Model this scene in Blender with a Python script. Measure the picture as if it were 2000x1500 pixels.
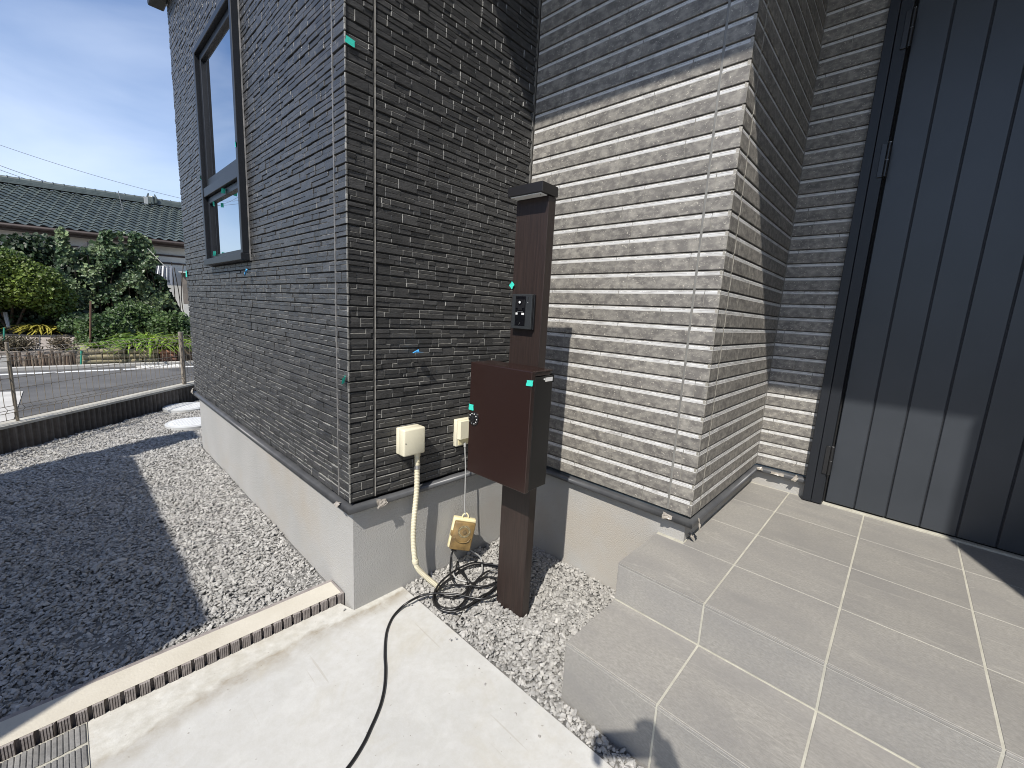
import bpy, bmesh, math, random
import numpy as np
from mathutils import Vector, Matrix

random.seed(7)
rng = np.random.default_rng(7)
for o in list(bpy.data.objects):
    bpy.data.objects.remove(o)
scene = bpy.context.scene
col = scene.collection

# ------------------------------------------------------------------ camera
F = 821.19
RT = np.array([[0.6853150859795878, -0.7262885738265543, 0.05336797220974387],
               [0.0842926398373071, 0.15190040047832445, 0.9847949122552282],
               [0.7233519086848725, 0.670396282704129, -0.1653204171856499]])
CAM = np.array([-0.67488298, -1.40626304, 1.18561863])
cd = bpy.data.cameras.new('camera')
cam = bpy.data.objects.new('camera', cd)
col.objects.link(cam)
scene.camera = cam
cam.matrix_world = Matrix([[RT[0][i], RT[1][i], -RT[2][i], CAM[i]] for i in range(3)] + [[0, 0, 0, 1]])
cd.sensor_width = 36
cd.lens = F * 36 / 2000
cd.clip_start = 0.02
cd.clip_end = 3000

# ------------------------------------------------------------------ light and exposure
SUN = Vector((1, 0.44, -1.26)).normalized()          # the way the light travels
world = bpy.data.worlds.new('World')
scene.world = world
world.use_nodes = True
wn, wl = world.node_tree.nodes, world.node_tree.links
wn.clear()
wout = wn.new('ShaderNodeOutputWorld')
wbg = wn.new('ShaderNodeBackground')
sky = wn.new('ShaderNodeTexSky')
sky.sky_type = 'NISHITA'
sky.sun_disc = False
sky.sun_elevation = math.asin(-SUN.z)
sky.sun_rotation = math.atan2(-SUN.x, -SUN.y)
sky.air_density = 1.0
sky.dust_density = 0.6
sky.ozone_density = 1.2
wbg.inputs['Strength'].default_value = 0.106
# thin cirrus over the whole sky
tc = wn.new('ShaderNodeTexCoord')
mp = wn.new('ShaderNodeMapping')
mp.inputs['Rotation'].default_value = (0.25, 0.45, 0.6)
mp.inputs['Scale'].default_value = (1.0, 1.6, 3.0)
nz = wn.new('ShaderNodeTexNoise')
nz.inputs['Scale'].default_value = 1.3
nz.inputs['Detail'].default_value = 6
nz.inputs['Roughness'].default_value = 0.5
nz.inputs['Distortion'].default_value = 0.5
rp = wn.new('ShaderNodeValToRGB')
rp.color_ramp.elements[0].position = 0.42
rp.color_ramp.elements[0].color = (0, 0, 0, 1)
rp.color_ramp.elements[1].position = 0.74
rp.color_ramp.elements[1].color = (1, 1, 1, 1)
mx = wn.new('ShaderNodeMix')
mx.data_type = 'RGBA'
mx.blend_type = 'MIX'
mth = wn.new('ShaderNodeMath'); mth.operation = 'MULTIPLY'; mth.inputs[1].default_value = 0.62
wl.new(tc.outputs['Generated'], mp.inputs['Vector'])
wl.new(mp.outputs['Vector'], nz.inputs['Vector'])
wl.new(nz.outputs['Fac'], rp.inputs['Fac'])
wl.new(rp.outputs['Color'], mth.inputs[0])
wl.new(mth.outputs[0], mx.inputs[0])
sk_t = wn.new('ShaderNodeVectorMath'); sk_t.operation = 'MULTIPLY'; sk_t.inputs[1].default_value = (1.0, 1.12, 1.34)
wl.new(sky.outputs['Color'], sk_t.inputs[0]); wl.new(sk_t.outputs[0], mx.inputs[6])
mx.inputs[7].default_value = (7.6, 8.6, 10.4, 1)
wl.new(mx.outputs[2], wbg.inputs['Color'])
wl.new(wbg.outputs[0], wout.inputs['Surface'])

sd = bpy.data.lights.new('sun', 'SUN')
sd.energy = 5.0
sd.angle = math.radians(0.53)
sd.color = (1.0, 0.95, 0.87)
sun = bpy.data.objects.new('sun', sd)
sun.rotation_euler = SUN.to_track_quat('-Z', 'Y').to_euler()
sun.location = (-5, -3, 8)
col.objects.link(sun)

scene.view_settings.view_transform = 'Standard'
scene.view_settings.look = 'None'
scene.view_settings.exposure = 0.25
scene.view_settings.gamma = 1
scene.view_settings.use_curve_mapping = False
scene.cycles.filter_width = 1.0

# ------------------------------------------------------------------ helpers
def at(px, py, ax, val):
    """point of the place seen at a photo position, on the plane ax = val"""
    d = RT.T @ np.array([(px - 1000) / F, (750 - py) / F, 1.0])
    i = 'xyz'.index(ax)
    return CAM + (val - CAM[i]) / d[i] * d

def proj(p):
    d = RT @ (np.asarray(p, float) - CAM)
    return np.array([1000 + F * d[0] / d[2], 750 - F * d[1] / d[2]])

class MB:
    def __init__(s):
        s.v, s.f, s.m, s.t = [], [], [], []
    def quad(s, a, b, c, d, m=0, t=0.5):
        n = len(s.v); s.v += [tuple(a), tuple(b), tuple(c), tuple(d)]
        s.f.append((n, n + 1, n + 2, n + 3)); s.m.append(m); s.t.append(t)
    def poly(s, pts, m=0, t=0.5):
        n = len(s.v); s.v += [tuple(p) for p in pts]
        s.f.append(tuple(range(n, n + len(pts)))); s.m.append(m); s.t.append(t)
    def add(s, vs, fs, m=0, t=0.5):
        n = len(s.v); s.v += [tuple(p) for p in vs]
        for f in fs:
            s.f.append(tuple(i + n for i in f)); s.m.append(m); s.t.append(t)
    def box(s, x0, x1, y0, y1, z0, z1, m=0, t=0.5, b=0.0, M=None):
        """box with chamfered edges (b)"""
        if x1 < x0: x0, x1 = x1, x0
        if y1 < y0: y0, y1 = y1, y0
        if z1 < z0: z0, z1 = z1, z0
        bm = bmesh.new()
        bmesh.ops.create_cube(bm, size=1)
        for v in bm.verts:
            v.co = Vector(((x0 + x1) / 2 + v.co.x * (x1 - x0), (y0 + y1) / 2 + v.co.y * (y1 - y0), (z0 + z1) / 2 + v.co.z * (z1 - z0)))
        if b > 0:
            bmesh.ops.bevel(bm, geom=list(bm.edges), offset=b, segments=2 if b > 0.0025 else 1, affect='EDGES', profile=0.5)
        if M is not None:
            bm.transform(M)
        s.add([v.co[:] for v in bm.verts], [[v.index for v in f.verts] for f in bm.faces], m, t)
        bm.free()
    def prism(s, pts, z0, z1, m=0, t=0.5):
        n = len(pts)
        s.poly([(p[0], p[1], z1) for p in pts], m, t)
        s.poly([(p[0], p[1], z0) for p in reversed(pts)], m, t)
        for i in range(n):
            a, b = pts[i], pts[(i + 1) % n]
            s.quad((a[0], a[1], z0), (b[0], b[1], z0), (b[0], b[1], z1), (a[0], a[1], z1), m, t)
    def tube(s, pts, r, n=8, m=0, t=0.5, closed=False, caps=True):
        pts = [Vector(p) for p in pts]
        N = len(pts)
        rs = r if isinstance(r, (list, tuple)) else [r] * N
        base = len(s.v)
        up = None
        for i in range(N):
            if closed: d = pts[(i + 1) % N] - pts[i - 1]
            else: d = pts[min(i + 1, N - 1)] - pts[max(i - 1, 0)]
            if d.length < 1e-9: d = Vector((0, 0, 1))
            d.normalize()
            if up is None:
                up = d.orthogonal().normalized()
            up = (up - d * up.dot(d))
            if up.length < 1e-6: up = d.orthogonal()
            up.normalize()
            w = d.cross(up)
            for k in range(n):
                a = 2 * math.pi * k / n
                s.v.append(tuple(pts[i] + (up * math.cos(a) + w * math.sin(a)) * rs[i]))
        for i in range(N if closed else N - 1):
            j = (i + 1) % N
            for k in range(n):
                l = (k + 1) % n
                s.f.append((base + i * n + k, base + i * n + l, base + j * n + l, base + j * n + k)); s.m.append(m); s.t.append(t)
        if caps and not closed:
            s.f.append(tuple(base + k for k in reversed(range(n)))); s.m.append(m); s.t.append(t)
            s.f.append(tuple(base + (N - 1) * n + k for k in range(n))); s.m.append(m); s.t.append(t)
    def build(s, name, mats, parent=None, loc=(0, 0, 0), smooth=False, angle=None):
        me = bpy.data.meshes.new(name)
        me.from_pydata(s.v, [], s.f)
        if not isinstance(mats, (list, tuple)): mats = [mats]
        for m in mats: me.materials.append(m)
        me.polygons.foreach_set('material_index', s.m)
        at_ = me.attributes.new('tint', 'FLOAT', 'FACE')
        at_.data.foreach_set('value', s.t)
        if smooth: me.polygons.foreach_set('use_smooth', [True] * len(s.f))
        me.update()
        if angle is not None:
            me.polygons.foreach_set('use_smooth', [True] * len(s.f))
            bm = bmesh.new(); bm.from_mesh(me)
            bmesh.ops.remove_doubles(bm, verts=bm.verts, dist=1e-6)
            for e in bm.edges:
                if len(e.link_faces) == 2 and e.calc_face_angle(0) > math.radians(angle): e.smooth = False
            bm.to_mesh(me); bm.free()
        return link(name, me, parent, loc)

def link(name, me, parent=None, loc=(0, 0, 0)):
    o = bpy.data.objects.new(name, me)
    col.objects.link(o)
    if parent is not None:
        o.parent = parent
        if parent.get('base') is not None:      # things keep their origin at their base, parts are drawn in place
            b = parent['base']; loc = (loc[0] - b[0], loc[1] - b[1], loc[2] - b[2])
    o.location = loc
    return o

def tag(o, label=None, cat=None, group=None, kind=None):
    if label: o['label'] = label
    if cat: o['category'] = cat
    if group: o['group'] = group
    if kind: o['kind'] = kind
    return o

def thing(name, loc, label, cat, group=None, rz=0.0, local=False):
    o = bpy.data.objects.new(name, None)
    o.empty_display_size = 0.05
    col.objects.link(o)
    o.location = loc
    o.rotation_euler = (0, 0, rz)
    if not local: o['base'] = [float(c) for c in loc]
    return tag(o, label, cat, group)

def npmesh(name, V, Fc, mats, tint=None, parent=None, smooth=False, mi=None):
    """big meshes from numpy arrays: V (n,3), Fc (m,k)"""
    me = bpy.data.meshes.new(name)
    k = Fc.shape[1]
    me.vertices.add(len(V)); me.vertices.foreach_set('co', V.astype(np.float32).ravel())
    me.loops.add(Fc.size); me.loops.foreach_set('vertex_index', Fc.astype(np.int32).ravel())
    me.polygons.add(len(Fc))
    me.polygons.foreach_set('loop_start', np.arange(0, Fc.size, k, dtype=np.int32))
    me.polygons.foreach_set('loop_total', np.full(len(Fc), k, dtype=np.int32))
    me.polygons.foreach_set('use_smooth', np.full(len(Fc), smooth))
    if not isinstance(mats, (list, tuple)): mats = [mats]
    for m in mats: me.materials.append(m)
    if mi is not None: me.polygons.foreach_set('material_index', mi.astype(np.int32))
    a = me.attributes.new('tint', 'FLOAT', 'FACE')
    a.data.foreach_set('value', (tint if tint is not None else np.full(len(Fc), 0.5)).astype(np.float32))
    me.update(); me.validate()
    return link(name, me, parent)

def spline(pts, n=8, closed=False):
    pts = [np.array(p, float) for p in pts]
    out = []; N = len(pts)
    for i in range(N if closed else N - 1):
        if closed: p = [pts[(i + k - 1) % N] for k in range(4)]
        else: p = [pts[min(max(i + k - 1, 0), N - 1)] for k in range(4)]
        for j in range(n):
            t = j / n
            out.append(0.5 * ((2 * p[1]) + (-p[0] + p[2]) * t + (2 * p[0] - 5 * p[1] + 4 * p[2] - p[3]) * t * t + (-p[0] + 3 * p[1] - 3 * p[2] + p[3]) * t ** 3))
    if not closed: out.append(pts[-1])
    return [tuple(p) for p in out]

# ------------------------------------------------------------------ materials
def mat(name, c1, c2=None, scale=8.0, rough=0.7, bump=0.0, bscale=60.0, tint=0.0, stretch=(1, 1, 1), detail=5, lo=0.35, hi=0.65,
        spec=0.5, metal=0.0, c3=None, s3=2.0, lo3=0.55, hi3=0.7, bdist=0.002, brough=0.5, speck=None, sss=0.0, coat=0.0, rvar=0.0, vein=None):
    m = bpy.data.materials.new(name); m.use_nodes = True
    n, l = m.node_tree.nodes, m.node_tree.links
    b = n['Principled BSDF']
    b.inputs['Roughness'].default_value = rough
    b.inputs['Specular IOR Level'].default_value = spec
    b.inputs['Metallic'].default_value = metal
    b.inputs['Coat Weight'].default_value = coat
    co = n.new('ShaderNodeTexCoord')
    mp_ = n.new('ShaderNodeMapping'); mp_.inputs['Scale'].default_value = stretch
    l.new(co.outputs['Object'], mp_.inputs['Vector'])
    cur = None
    def rgb(c):
        return (c[0], c[1], c[2], 1)
    def noise(sc, det, ro=0.55):
        x = n.new('ShaderNodeTexNoise'); x.inputs['Scale'].default_value = sc; x.inputs['Detail'].default_value = det; x.inputs['Roughness'].default_value = ro
        l.new(mp_.outputs['Vector'], x.inputs['Vector']); return x.outputs['Fac']
    def rng_(sock, a, b_):
        x = n.new('ShaderNodeMapRange'); x.inputs['From Min'].default_value = a; x.inputs['From Max'].default_value = b_
        l.new(sock, x.inputs['Value']); return x.outputs['Result']
    def mix(f, A, B):
        x = n.new('ShaderNodeMix'); x.data_type = 'RGBA'
        l.new(f, x.inputs[0])
        for sck, v in ((x.inputs[6], A), (x.inputs[7], B)):
            if isinstance(v, tuple): sck.default_value = v
            else: l.new(v, sck)
        return x.outputs[2]
    cur = rgb(c1)
    if c2 is not None:
        cur = mix(rng_(noise(scale, detail), lo, hi), rgb(c1), rgb(c2))
    if c3 is not None:
        cur = mix(rng_(noise(s3, 6, 0.6), lo3, hi3), cur, rgb(c3))
    if vein is not None:         # hairline veins: a narrow band of a stretched noise
        vm_ = n.new('ShaderNodeMapping'); vm_.inputs['Scale'].default_value = (5.5, 0.8, 5.5); vm_.inputs['Rotation'].default_value = (0.25, 0, 0.22)
        l.new(co.outputs['Object'], vm_.inputs['Vector'])
        x = n.new('ShaderNodeTexNoise'); x.inputs['Scale'].default_value = 1.6; x.inputs['Detail'].default_value = 5; x.inputs['Roughness'].default_value = 0.45
        l.new(vm_.outputs['Vector'], x.inputs['Vector'])
        s1 = n.new('ShaderNodeMath'); s1.operation = 'SUBTRACT'; s1.inputs[1].default_value = 0.56; l.new(x.outputs['Fac'], s1.inputs[0])
        s2 = n.new('ShaderNodeMath'); s2.operation = 'ABSOLUTE'; l.new(s1.outputs[0], s2.inputs[0])
        s3_ = n.new('ShaderNodeMapRange'); s3_.inputs[1].default_value = 0.0; s3_.inputs[2].default_value = 0.006; s3_.inputs[3].default_value = 0.45; s3_.inputs[4].default_value = 0.0
        l.new(s2.outputs[0], s3_.inputs[0])
        cur = mix(s3_.outputs[0], cur, rgb(vein))
    if speck is not None:        # (color, scale, threshold)
        cur = mix(rng_(noise(speck[1], 3, 0.7), speck[2], speck[2] + 0.04), cur, rgb(speck[0]))
    if tint > 0:
        a = n.new('ShaderNodeAttribute'); a.attribute_name = 'tint'
        mr = n.new('ShaderNodeMapRange'); mr.inputs['To Min'].default_value = 1 - tint; mr.inputs['To Max'].default_value = 1 + tint
        l.new(a.outputs['Fac'], mr.inputs['Value'])
        vm = n.new('ShaderNodeVectorMath'); vm.operation = 'SCALE'
        if isinstance(cur, tuple): vm.inputs[0].default_value = cur[:3]
        else: l.new(cur, vm.inputs[0])
        l.new(mr.outputs['Result'], vm.inputs['Scale'])
        cur = vm.outputs[0]
    if isinstance(cur, tuple): b.inputs['Base Color'].default_value = cur
    else: l.new(cur, b.inputs['Base Color'])
    if rvar > 0:
        mr = n.new('ShaderNodeMapRange'); mr.inputs['To Min'].default_value = rough - rvar; mr.inputs['To Max'].default_value = rough + rvar
        l.new(noise(scale * 1.7, 4), mr.inputs['Value']); l.new(mr.outputs['Result'], b.inputs['Roughness'])
    if bump > 0:
        bp = n.new('ShaderNodeBump'); bp.inputs['Strength'].default_value = bump; bp.inputs['Distance'].default_value = bdist
        l.new(noise(bscale, 6, brough), bp.inputs['Height']); l.new(bp.outputs['Normal'], b.inputs['Normal'])
    return m

slate = mat('slate_face', (0.032, 0.032, 0.032), (0.050, 0.049, 0.048), 24, 0.42, 0.8, 80, tint=0.32, stretch=(1, 1, 2.0), bdist=0.0026, spec=0.75, rvar=0.10)
slate_edge_highlight = mat('slate_edge_highlight', (0.27, 0.265, 0.245), (0.10, 0.098, 0.09), 40, 0.42, tint=0.3, spec=0.6)  # sun highlight on block edges, put in as a paler colour
slate_gap = mat('slate_joint', (0.02, 0.02, 0.02), rough=0.8)
plank_m = mat('plank_face', (0.125, 0.116, 0.107), (0.190, 0.178, 0.160), 17, 0.60, 0.7, 260, tint=0.10, stretch=(1, 1, 1.5), c3=(0.30, 0.283, 0.248), s3=34, lo3=0.44, hi3=0.76, bdist=0.0012, speck=((0.43, 0.40, 0.34), 110, 0.62))
stripe_m = mat('plank_stripe', (0.55, 0.55, 0.54), (0.34, 0.333, 0.32), 50, 0.42, 0.4, 200, stretch=(1, 0.25, 1), lo=0.50, hi=0.72, speck=((0.12, 0.11, 0.10), 90, 0.70))
stripe_x = mat('plank_stripe_side', (0.55, 0.55, 0.54), (0.34, 0.333, 0.32), 50, 0.42, 0.4, 200, stretch=(0.25, 1, 1), lo=0.50, hi=0.72, speck=((0.12, 0.11, 0.10), 90, 0.70))
plank_gap = mat('plank_joint', (0.05, 0.045, 0.04), rough=0.8)
plank_joint = mat('plank_seam', (0.33, 0.31, 0.27), (0.22, 0.21, 0.18), 30, 0.6)
caulk_m = mat('grey_caulk', (0.15, 0.145, 0.135), (0.2, 0.195, 0.18), 30, 0.45, 0.2, 90)
caulk_d = mat('dark_caulk', (0.10, 0.10, 0.098), (0.2, 0.19, 0.18), 30, 0.45, 0.4, 90)
stucco = mat('foundation_stucco', (0.350, 0.345, 0.33), (0.385, 0.378, 0.362), 3.5, 0.85, 0.85, 200, bdist=0.0028, brough=0.5, c3=(0.365, 0.33, 0.28), s3=1.6, lo3=0.5, hi3=0.75)
flash_m = mat('drip_flashing_metal', (0.055, 0.057, 0.062), (0.085, 0.087, 0.09), 12, 0.42, 0.15, 40, spec=0.6)
black_m = mat('black_void', (0.006, 0.006, 0.006), rough=0.9)
roofm = mat('soffit_white', (0.5, 0.5, 0.49), rough=0.7)
door_m = mat('door_steel', (0.032, 0.037, 0.044), (0.037, 0.042, 0.050), 5, 0.38, 0.25, 500, spec=0.5, bdist=0.0006, tint=0.04)
frame_m = mat('door_frame_aluminium', (0.013, 0.015, 0.019), rough=0.42, spec=0.4)
groove_m = mat('door_groove', (0.008, 0.009, 0.012), rough=0.6)
hinge_m = mat('hinge_black', (0.015, 0.015, 0.016), rough=0.35)
tile_m = mat('porch_tile', (0.222, 0.212, 0.194), (0.305, 0.292, 0.268), 130, 0.66, 0.5, 330, tint=0.07, stretch=(1.7, 0.75, 1.7), bdist=0.0011, c3=(0.205, 0.198, 0.19), s3=5, lo3=0.42, hi3=0.8, lo=0.3, hi=0.7, vein=(0.36, 0.345, 0.31))
grout_m = mat('cream_grout', (0.45, 0.435, 0.37), (0.37, 0.355, 0.30), 20, 0.85, 0.5, 120)
conc_m = None
kerb_m = mat('kerb_concrete', (0.47, 0.435, 0.36), (0.53, 0.495, 0.42), 6, 0.85, 0.6, 140, bdist=0.0015)
kerb_side = mat('kerb_side', (0.20, 0.175, 0.165), (0.30, 0.27, 0.25), 30, 0.9, 0.8, 120, bdist=0.002)
paver_m = mat('paver_grey', (0.15, 0.147, 0.142), (0.23, 0.225, 0.215), 30, 0.9, 0.9, 120, tint=0.15, bdist=0.002)
gravel_m = mat('gravel_stone', (0.275, 0.268, 0.254), (0.385, 0.374, 0.352), 40, 0.85, 0.4, 260, tint=0.34, bdist=0.001)
soil_m = mat('gravel_bed', (0.09, 0.088, 0.083), (0.2, 0.195, 0.185), 70, 0.9, 1.0, 90, bdist=0.01)
post_m = mat('post_woodgrain', (0.017, 0.0115, 0.0100), (0.034, 0.022, 0.018), 26, 0.42, 0.25, 60, stretch=(6, 6, 0.25), spec=0.5, lo=0.3, hi=0.7)
cap_m = mat('cap_aluminium', (0.011, 0.0095, 0.009), rough=0.42)
white_m = mat('white_plastic', (0.72, 0.72, 0.70), rough=0.4)
mail_m = mat('letter_box_door_paint', (0.022, 0.0115, 0.0095), rough=0.24, spec=0.5, bump=0.06, bscale=25, bdist=0.002)
mailb_m = mat('letter_box_body_paint', (0.0055, 0.0052, 0.005), rough=0.42)
blackp = mat('black_plastic', (0.012, 0.012, 0.013), rough=0.25)
greyp = mat('charcoal_plastic', (0.020, 0.022, 0.024), (0.030, 0.033, 0.035), 300, 0.42, 0.2, 500)
glassb = mat('black_glossy', (0.004, 0.004, 0.005), rough=0.08)
cream_m = mat('cream_plastic', (0.70, 0.66, 0.50), (0.64, 0.60, 0.46), 9, 0.42)
cream2 = mat('cream_conduit', (0.66, 0.61, 0.46), (0.56, 0.52, 0.38), 12, 0.5)
amber = mat('yellowed_cover', (0.25, 0.165, 0.066), (0.14, 0.092, 0.038), 30, 0.30, 0.2, 60, c3=(0.10, 0.065, 0.03), s3=30, lo3=0.6, hi3=0.75, coat=0.3)
cream3 = mat('yellowed_body', (0.76, 0.69, 0.44), (0.66, 0.58, 0.34), 20, 0.5)
cable_b = mat('black_rubber', (0.010, 0.010, 0.011), rough=0.33, spec=0.5)
cable_g = mat('grey_vinyl', (0.33, 0.33, 0.32), rough=0.45)
steel = mat('zinc_steel', (0.5, 0.5, 0.5), rough=0.35, metal=0.9)
teal = mat('teal_tape', (0.03, 0.52, 0.40), (0.05, 0.60, 0.47), 200, 0.55)
blue = mat('blue_tape', (0.06, 0.36, 0.78), (0.10, 0.45, 0.85), 200, 0.55)
clear = mat('clear_film', (0.24, 0.215, 0.185), (0.36, 0.33, 0.29), 60, 0.22, 0.9, 90, spec=0.7)
asph = mat('asphalt', (0.085, 0.083, 0.080), (0.115, 0.112, 0.107), 2.2, 0.9, 0.5, 90, c3=(0.06, 0.059, 0.058), s3=0.8, lo3=0.5, hi3=0.62)
line_m = mat('road_paint', (0.72, 0.72, 0.70), (0.5, 0.5, 0.48), 18, 0.7)
pale_c = mat('pale_concrete', (0.40, 0.385, 0.35), (0.5, 0.48, 0.44), 4, 0.85, 0.3, 60)
rblock = mat('retaining_block', (0.085, 0.073, 0.062), (0.12, 0.105, 0.09), 20, 0.9, 0.8, 90, tint=0.2)
rcap = mat('retaining_cap', (0.36, 0.34, 0.29), (0.46, 0.44, 0.38), 9, 0.9, 0.4, 60)
wire_m = mat('fence_wire_coating', (0.26, 0.225, 0.175), rough=0.45, metal=0.3)
fpost_m = mat('fence_post_coating', (0.27, 0.235, 0.19), (0.2, 0.17, 0.135), 30, 0.5)
tile_g = mat('green_roof_tile', (0.055, 0.070, 0.064), (0.085, 0.102, 0.094), 7, 0.36, 0.2, 30, tint=0.22, spec=0.6)
mortar = mat('ridge_mortar', (0.40, 0.41, 0.39), rough=0.8)
wood_d = mat('dark_brown_wood', (0.026, 0.016, 0.013), (0.042, 0.027, 0.022), 8, 0.6)
plaster = mat('weathered_plaster', (0.52, 0.52, 0.49), (0.40, 0.40, 0.38), 1.5, 0.85)
log_y = mat('pale_log', (0.34, 0.29, 0.17), (0.22, 0.19, 0.12), 9, 0.8, 0.4, 40, tint=0.25)
log_r = mat('terracotta', (0.33, 0.16, 0.10), (0.24, 0.12, 0.08), 9, 0.8, 0.3, 40, tint=0.2)
stake = mat('old_stake_wood', (0.11, 0.078, 0.055), (0.19, 0.14, 0.10), 12, 0.9, 0.5, 40, tint=0.4)
bedsoil = mat('pale_bed_soil', (0.28, 0.24, 0.20), (0.36, 0.31, 0.26), 2.5, 0.95, 1.0, 18, bdist=0.02)
darksheet = mat('black_weed_sheet', (0.022, 0.022, 0.026), (0.04, 0.04, 0.045), 3, 0.75, 0.5, 10)
cloth_m = mat('striped_cloth', (0.55, 0.55, 0.55), rough=0.9)

def leaf_mat(name, c1, c2, rough=0.5, t=0.3):
    m = mat(name, c1, c2, 1.4, rough, tint=0.5, lo=0.4, hi=0.62)
    n, l = m.node_tree.nodes, m.node_tree.links
    b = n['Principled BSDF']
    tr = n.new('ShaderNodeBsdfTranslucent')
    src = b.inputs['Base Color'].links[0].from_socket
    l.new(src, tr.inputs['Color'])
    ms = n.new('ShaderNodeMixShader'); ms.inputs[0].default_value = t
    l.new(b.outputs[0], ms.inputs[1]); l.new(tr.outputs[0], ms.inputs[2])
    l.new(ms.outputs[0], n['Material Output'].inputs['Surface'])
    return m
leaf_vine = leaf_mat('vine_leaf', (0.045, 0.085, 0.032), (0.19, 0.25, 0.115), 0.42)
leaf_bush = leaf_mat('bush_leaf', (0.055, 0.095, 0.014), (0.13, 0.18, 0.028))
leaf_low = leaf_mat('garden_leaf', (0.038, 0.075, 0.024), (0.09, 0.145, 0.035))
leaf_yel = leaf_mat('strap_leaf', (0.26, 0.34, 0.035), (0.15, 0.26, 0.03))
leaf_yel2 = leaf_mat('yellowed_strap_leaf', (0.42, 0.36, 0.07), (0.26, 0.26, 0.045))
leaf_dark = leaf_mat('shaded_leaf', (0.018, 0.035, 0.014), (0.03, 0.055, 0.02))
leaf_dry = leaf_mat('dry_leaf', (0.16, 0.12, 0.075), (0.10, 0.09, 0.05))

def concrete_material():
    m = bpy.data.materials.new('slab_concrete'); m.use_nodes = True
    n, l = m.node_tree.nodes, m.node_tree.links
    b = n['Principled BSDF']; b.inputs['Roughness'].default_value = 0.82
    co = n.new('ShaderNodeTexCoord')
    def noise(sc, det=6, ro=0.55, dist=0.0, st=None):
        x = n.new('ShaderNodeTexNoise'); x.inputs['Scale'].default_value = sc; x.inputs['Detail'].default_value = det
        x.inputs['Roughness'].default_value = ro; x.inputs['Distortion'].default_value = dist
        if st:
            mm = n.new('ShaderNodeMapping'); mm.inputs['Scale'].default_value = st[0]; mm.inputs['Rotation'].default_value = st[1]
            l.new(co.outputs['Object'], mm.inputs['Vector']); l.new(mm.outputs[0], x.inputs['Vector'])
        else: l.new(co.outputs['Object'], x.inputs['Vector'])
        return x.outputs['Fac']
    def mr(s, a, b_, c=0, d=1):
        x = n.new('ShaderNodeMapRange'); x.inputs[1].default_value = a; x.inputs[2].default_value = b_; x.inputs[3].default_value = c; x.inputs[4].default_value = d
        l.new(s, x.inputs[0]); return x.outputs[0]
    def mix(f, A, B):
        x = n.new('ShaderNodeMix'); x.data_type = 'RGBA'; l.new(f, x.inputs[0])
        for sck, v in ((x.inputs[6], A), (x.inputs[7], B)):
            if isinstance(v, tuple): sck.default_value = v + (1,)
            else: l.new(v, sck)
        return x.outputs[2]
    def math_(op, a, b_):
        x = n.new('ShaderNodeMath'); x.operation = op
        for sck, v in ((x.inputs[0], a), (x.inputs[1], b_)):
            if isinstance(v, (int, float)): sck.default_value = v
            else: l.new(v, sck)
        return x.outputs[0]
    base = mix(mr(noise(2.2, 5), 0.35, 0.65), (0.440, 0.437, 0.418), (0.495, 0.490, 0.468))
    # hand-trowelled band along the kerb and the wall: a wavy edge, brighter and rougher, with a brown rim
    sp = n.new('ShaderNodeSeparateXYZ'); l.new(co.outputs['Object'], sp.inputs[0])
    dk = math_('SUBTRACT', 0.095, sp.outputs['Y'])
    # where the kerb runs (x<0) and the left end fans out
    wob = math_('MULTIPLY', math_('SUBTRACT', noise(5.0, 4, 0.6, 0.6), 0.5), 0.12)
    fan = mr(sp.outputs['X'], -0.85, -0.35, 0.10, 0.0)
    dist = math_('SUBTRACT', math_('ADD', dk, wob), fan)
    band = mr(dist, 0.085, 0.105, 1, 0)
    rim = math_('MULTIPLY', mr(dist, 0.08, 0.095), mr(dist, 0.095, 0.17, 1, 0))
    rough_c = mix(mr(noise(26, 6, 0.7), 0.35, 0.7), (0.43, 0.415, 0.37), (0.57, 0.56, 0.52))
    c = mix(band, base, rough_c)
    c = mix(math_('MULTIPLY', rim, mr(noise(9, 5, 0.7), 0.4, 0.6, 0.35, 1.0)), c, (0.27, 0.235, 0.18))
    # buff stains
    c = mix(mr(noise(3.1, 7, 0.65, 1.0), 0.52, 0.72, 0, 0.6), c, (0.40, 0.365, 0.285))
    c = mix(mr(noise(7.5, 7, 0.75, 0.5, ((1, 0.35, 1), (0, 0, 0.5))), 0.63, 0.75, 0, 0.4), c, (0.37, 0.34, 0.275))
    c = mix(mr(noise(34, 5, 0.7), 0.40, 0.75, 0, 0.38), c, (0.36, 0.345, 0.30))
    c = mix(mr(noise(11, 6, 0.7, 0.4), 0.50, 0.68, 0, 0.34), c, (0.56, 0.56, 0.54))
    # dark specks and hairline scratches
    c = mix(mr(noise(75, 2, 0.5), 0.72, 0.76, 0, 0.7), c, (0.20, 0.18, 0.15))
    sc = noise(1.0, 2, 0.4, 0, ((60, 2.2, 1), (0, 0, -0.35)))
    c = mix(mr(sc, 0.70, 0.73, 0, 0.4), c, (0.33, 0.30, 0.25))
    l.new(c, b.inputs['Base Color'])
    bp = n.new('ShaderNodeBump'); bp.inputs['Strength'].default_value = 0.35; bp.inputs['Distance'].default_value = 0.002
    h = math_('ADD', math_('MULTIPLY', noise(120, 5, 0.6), 0.5), math_('MULTIPLY', band, noise(30, 5, 0.6)))
    l.new(h, bp.inputs['Height']); l.new(bp.outputs[0], b.inputs['Normal'])
    return m
conc_m = concrete_material()

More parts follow.
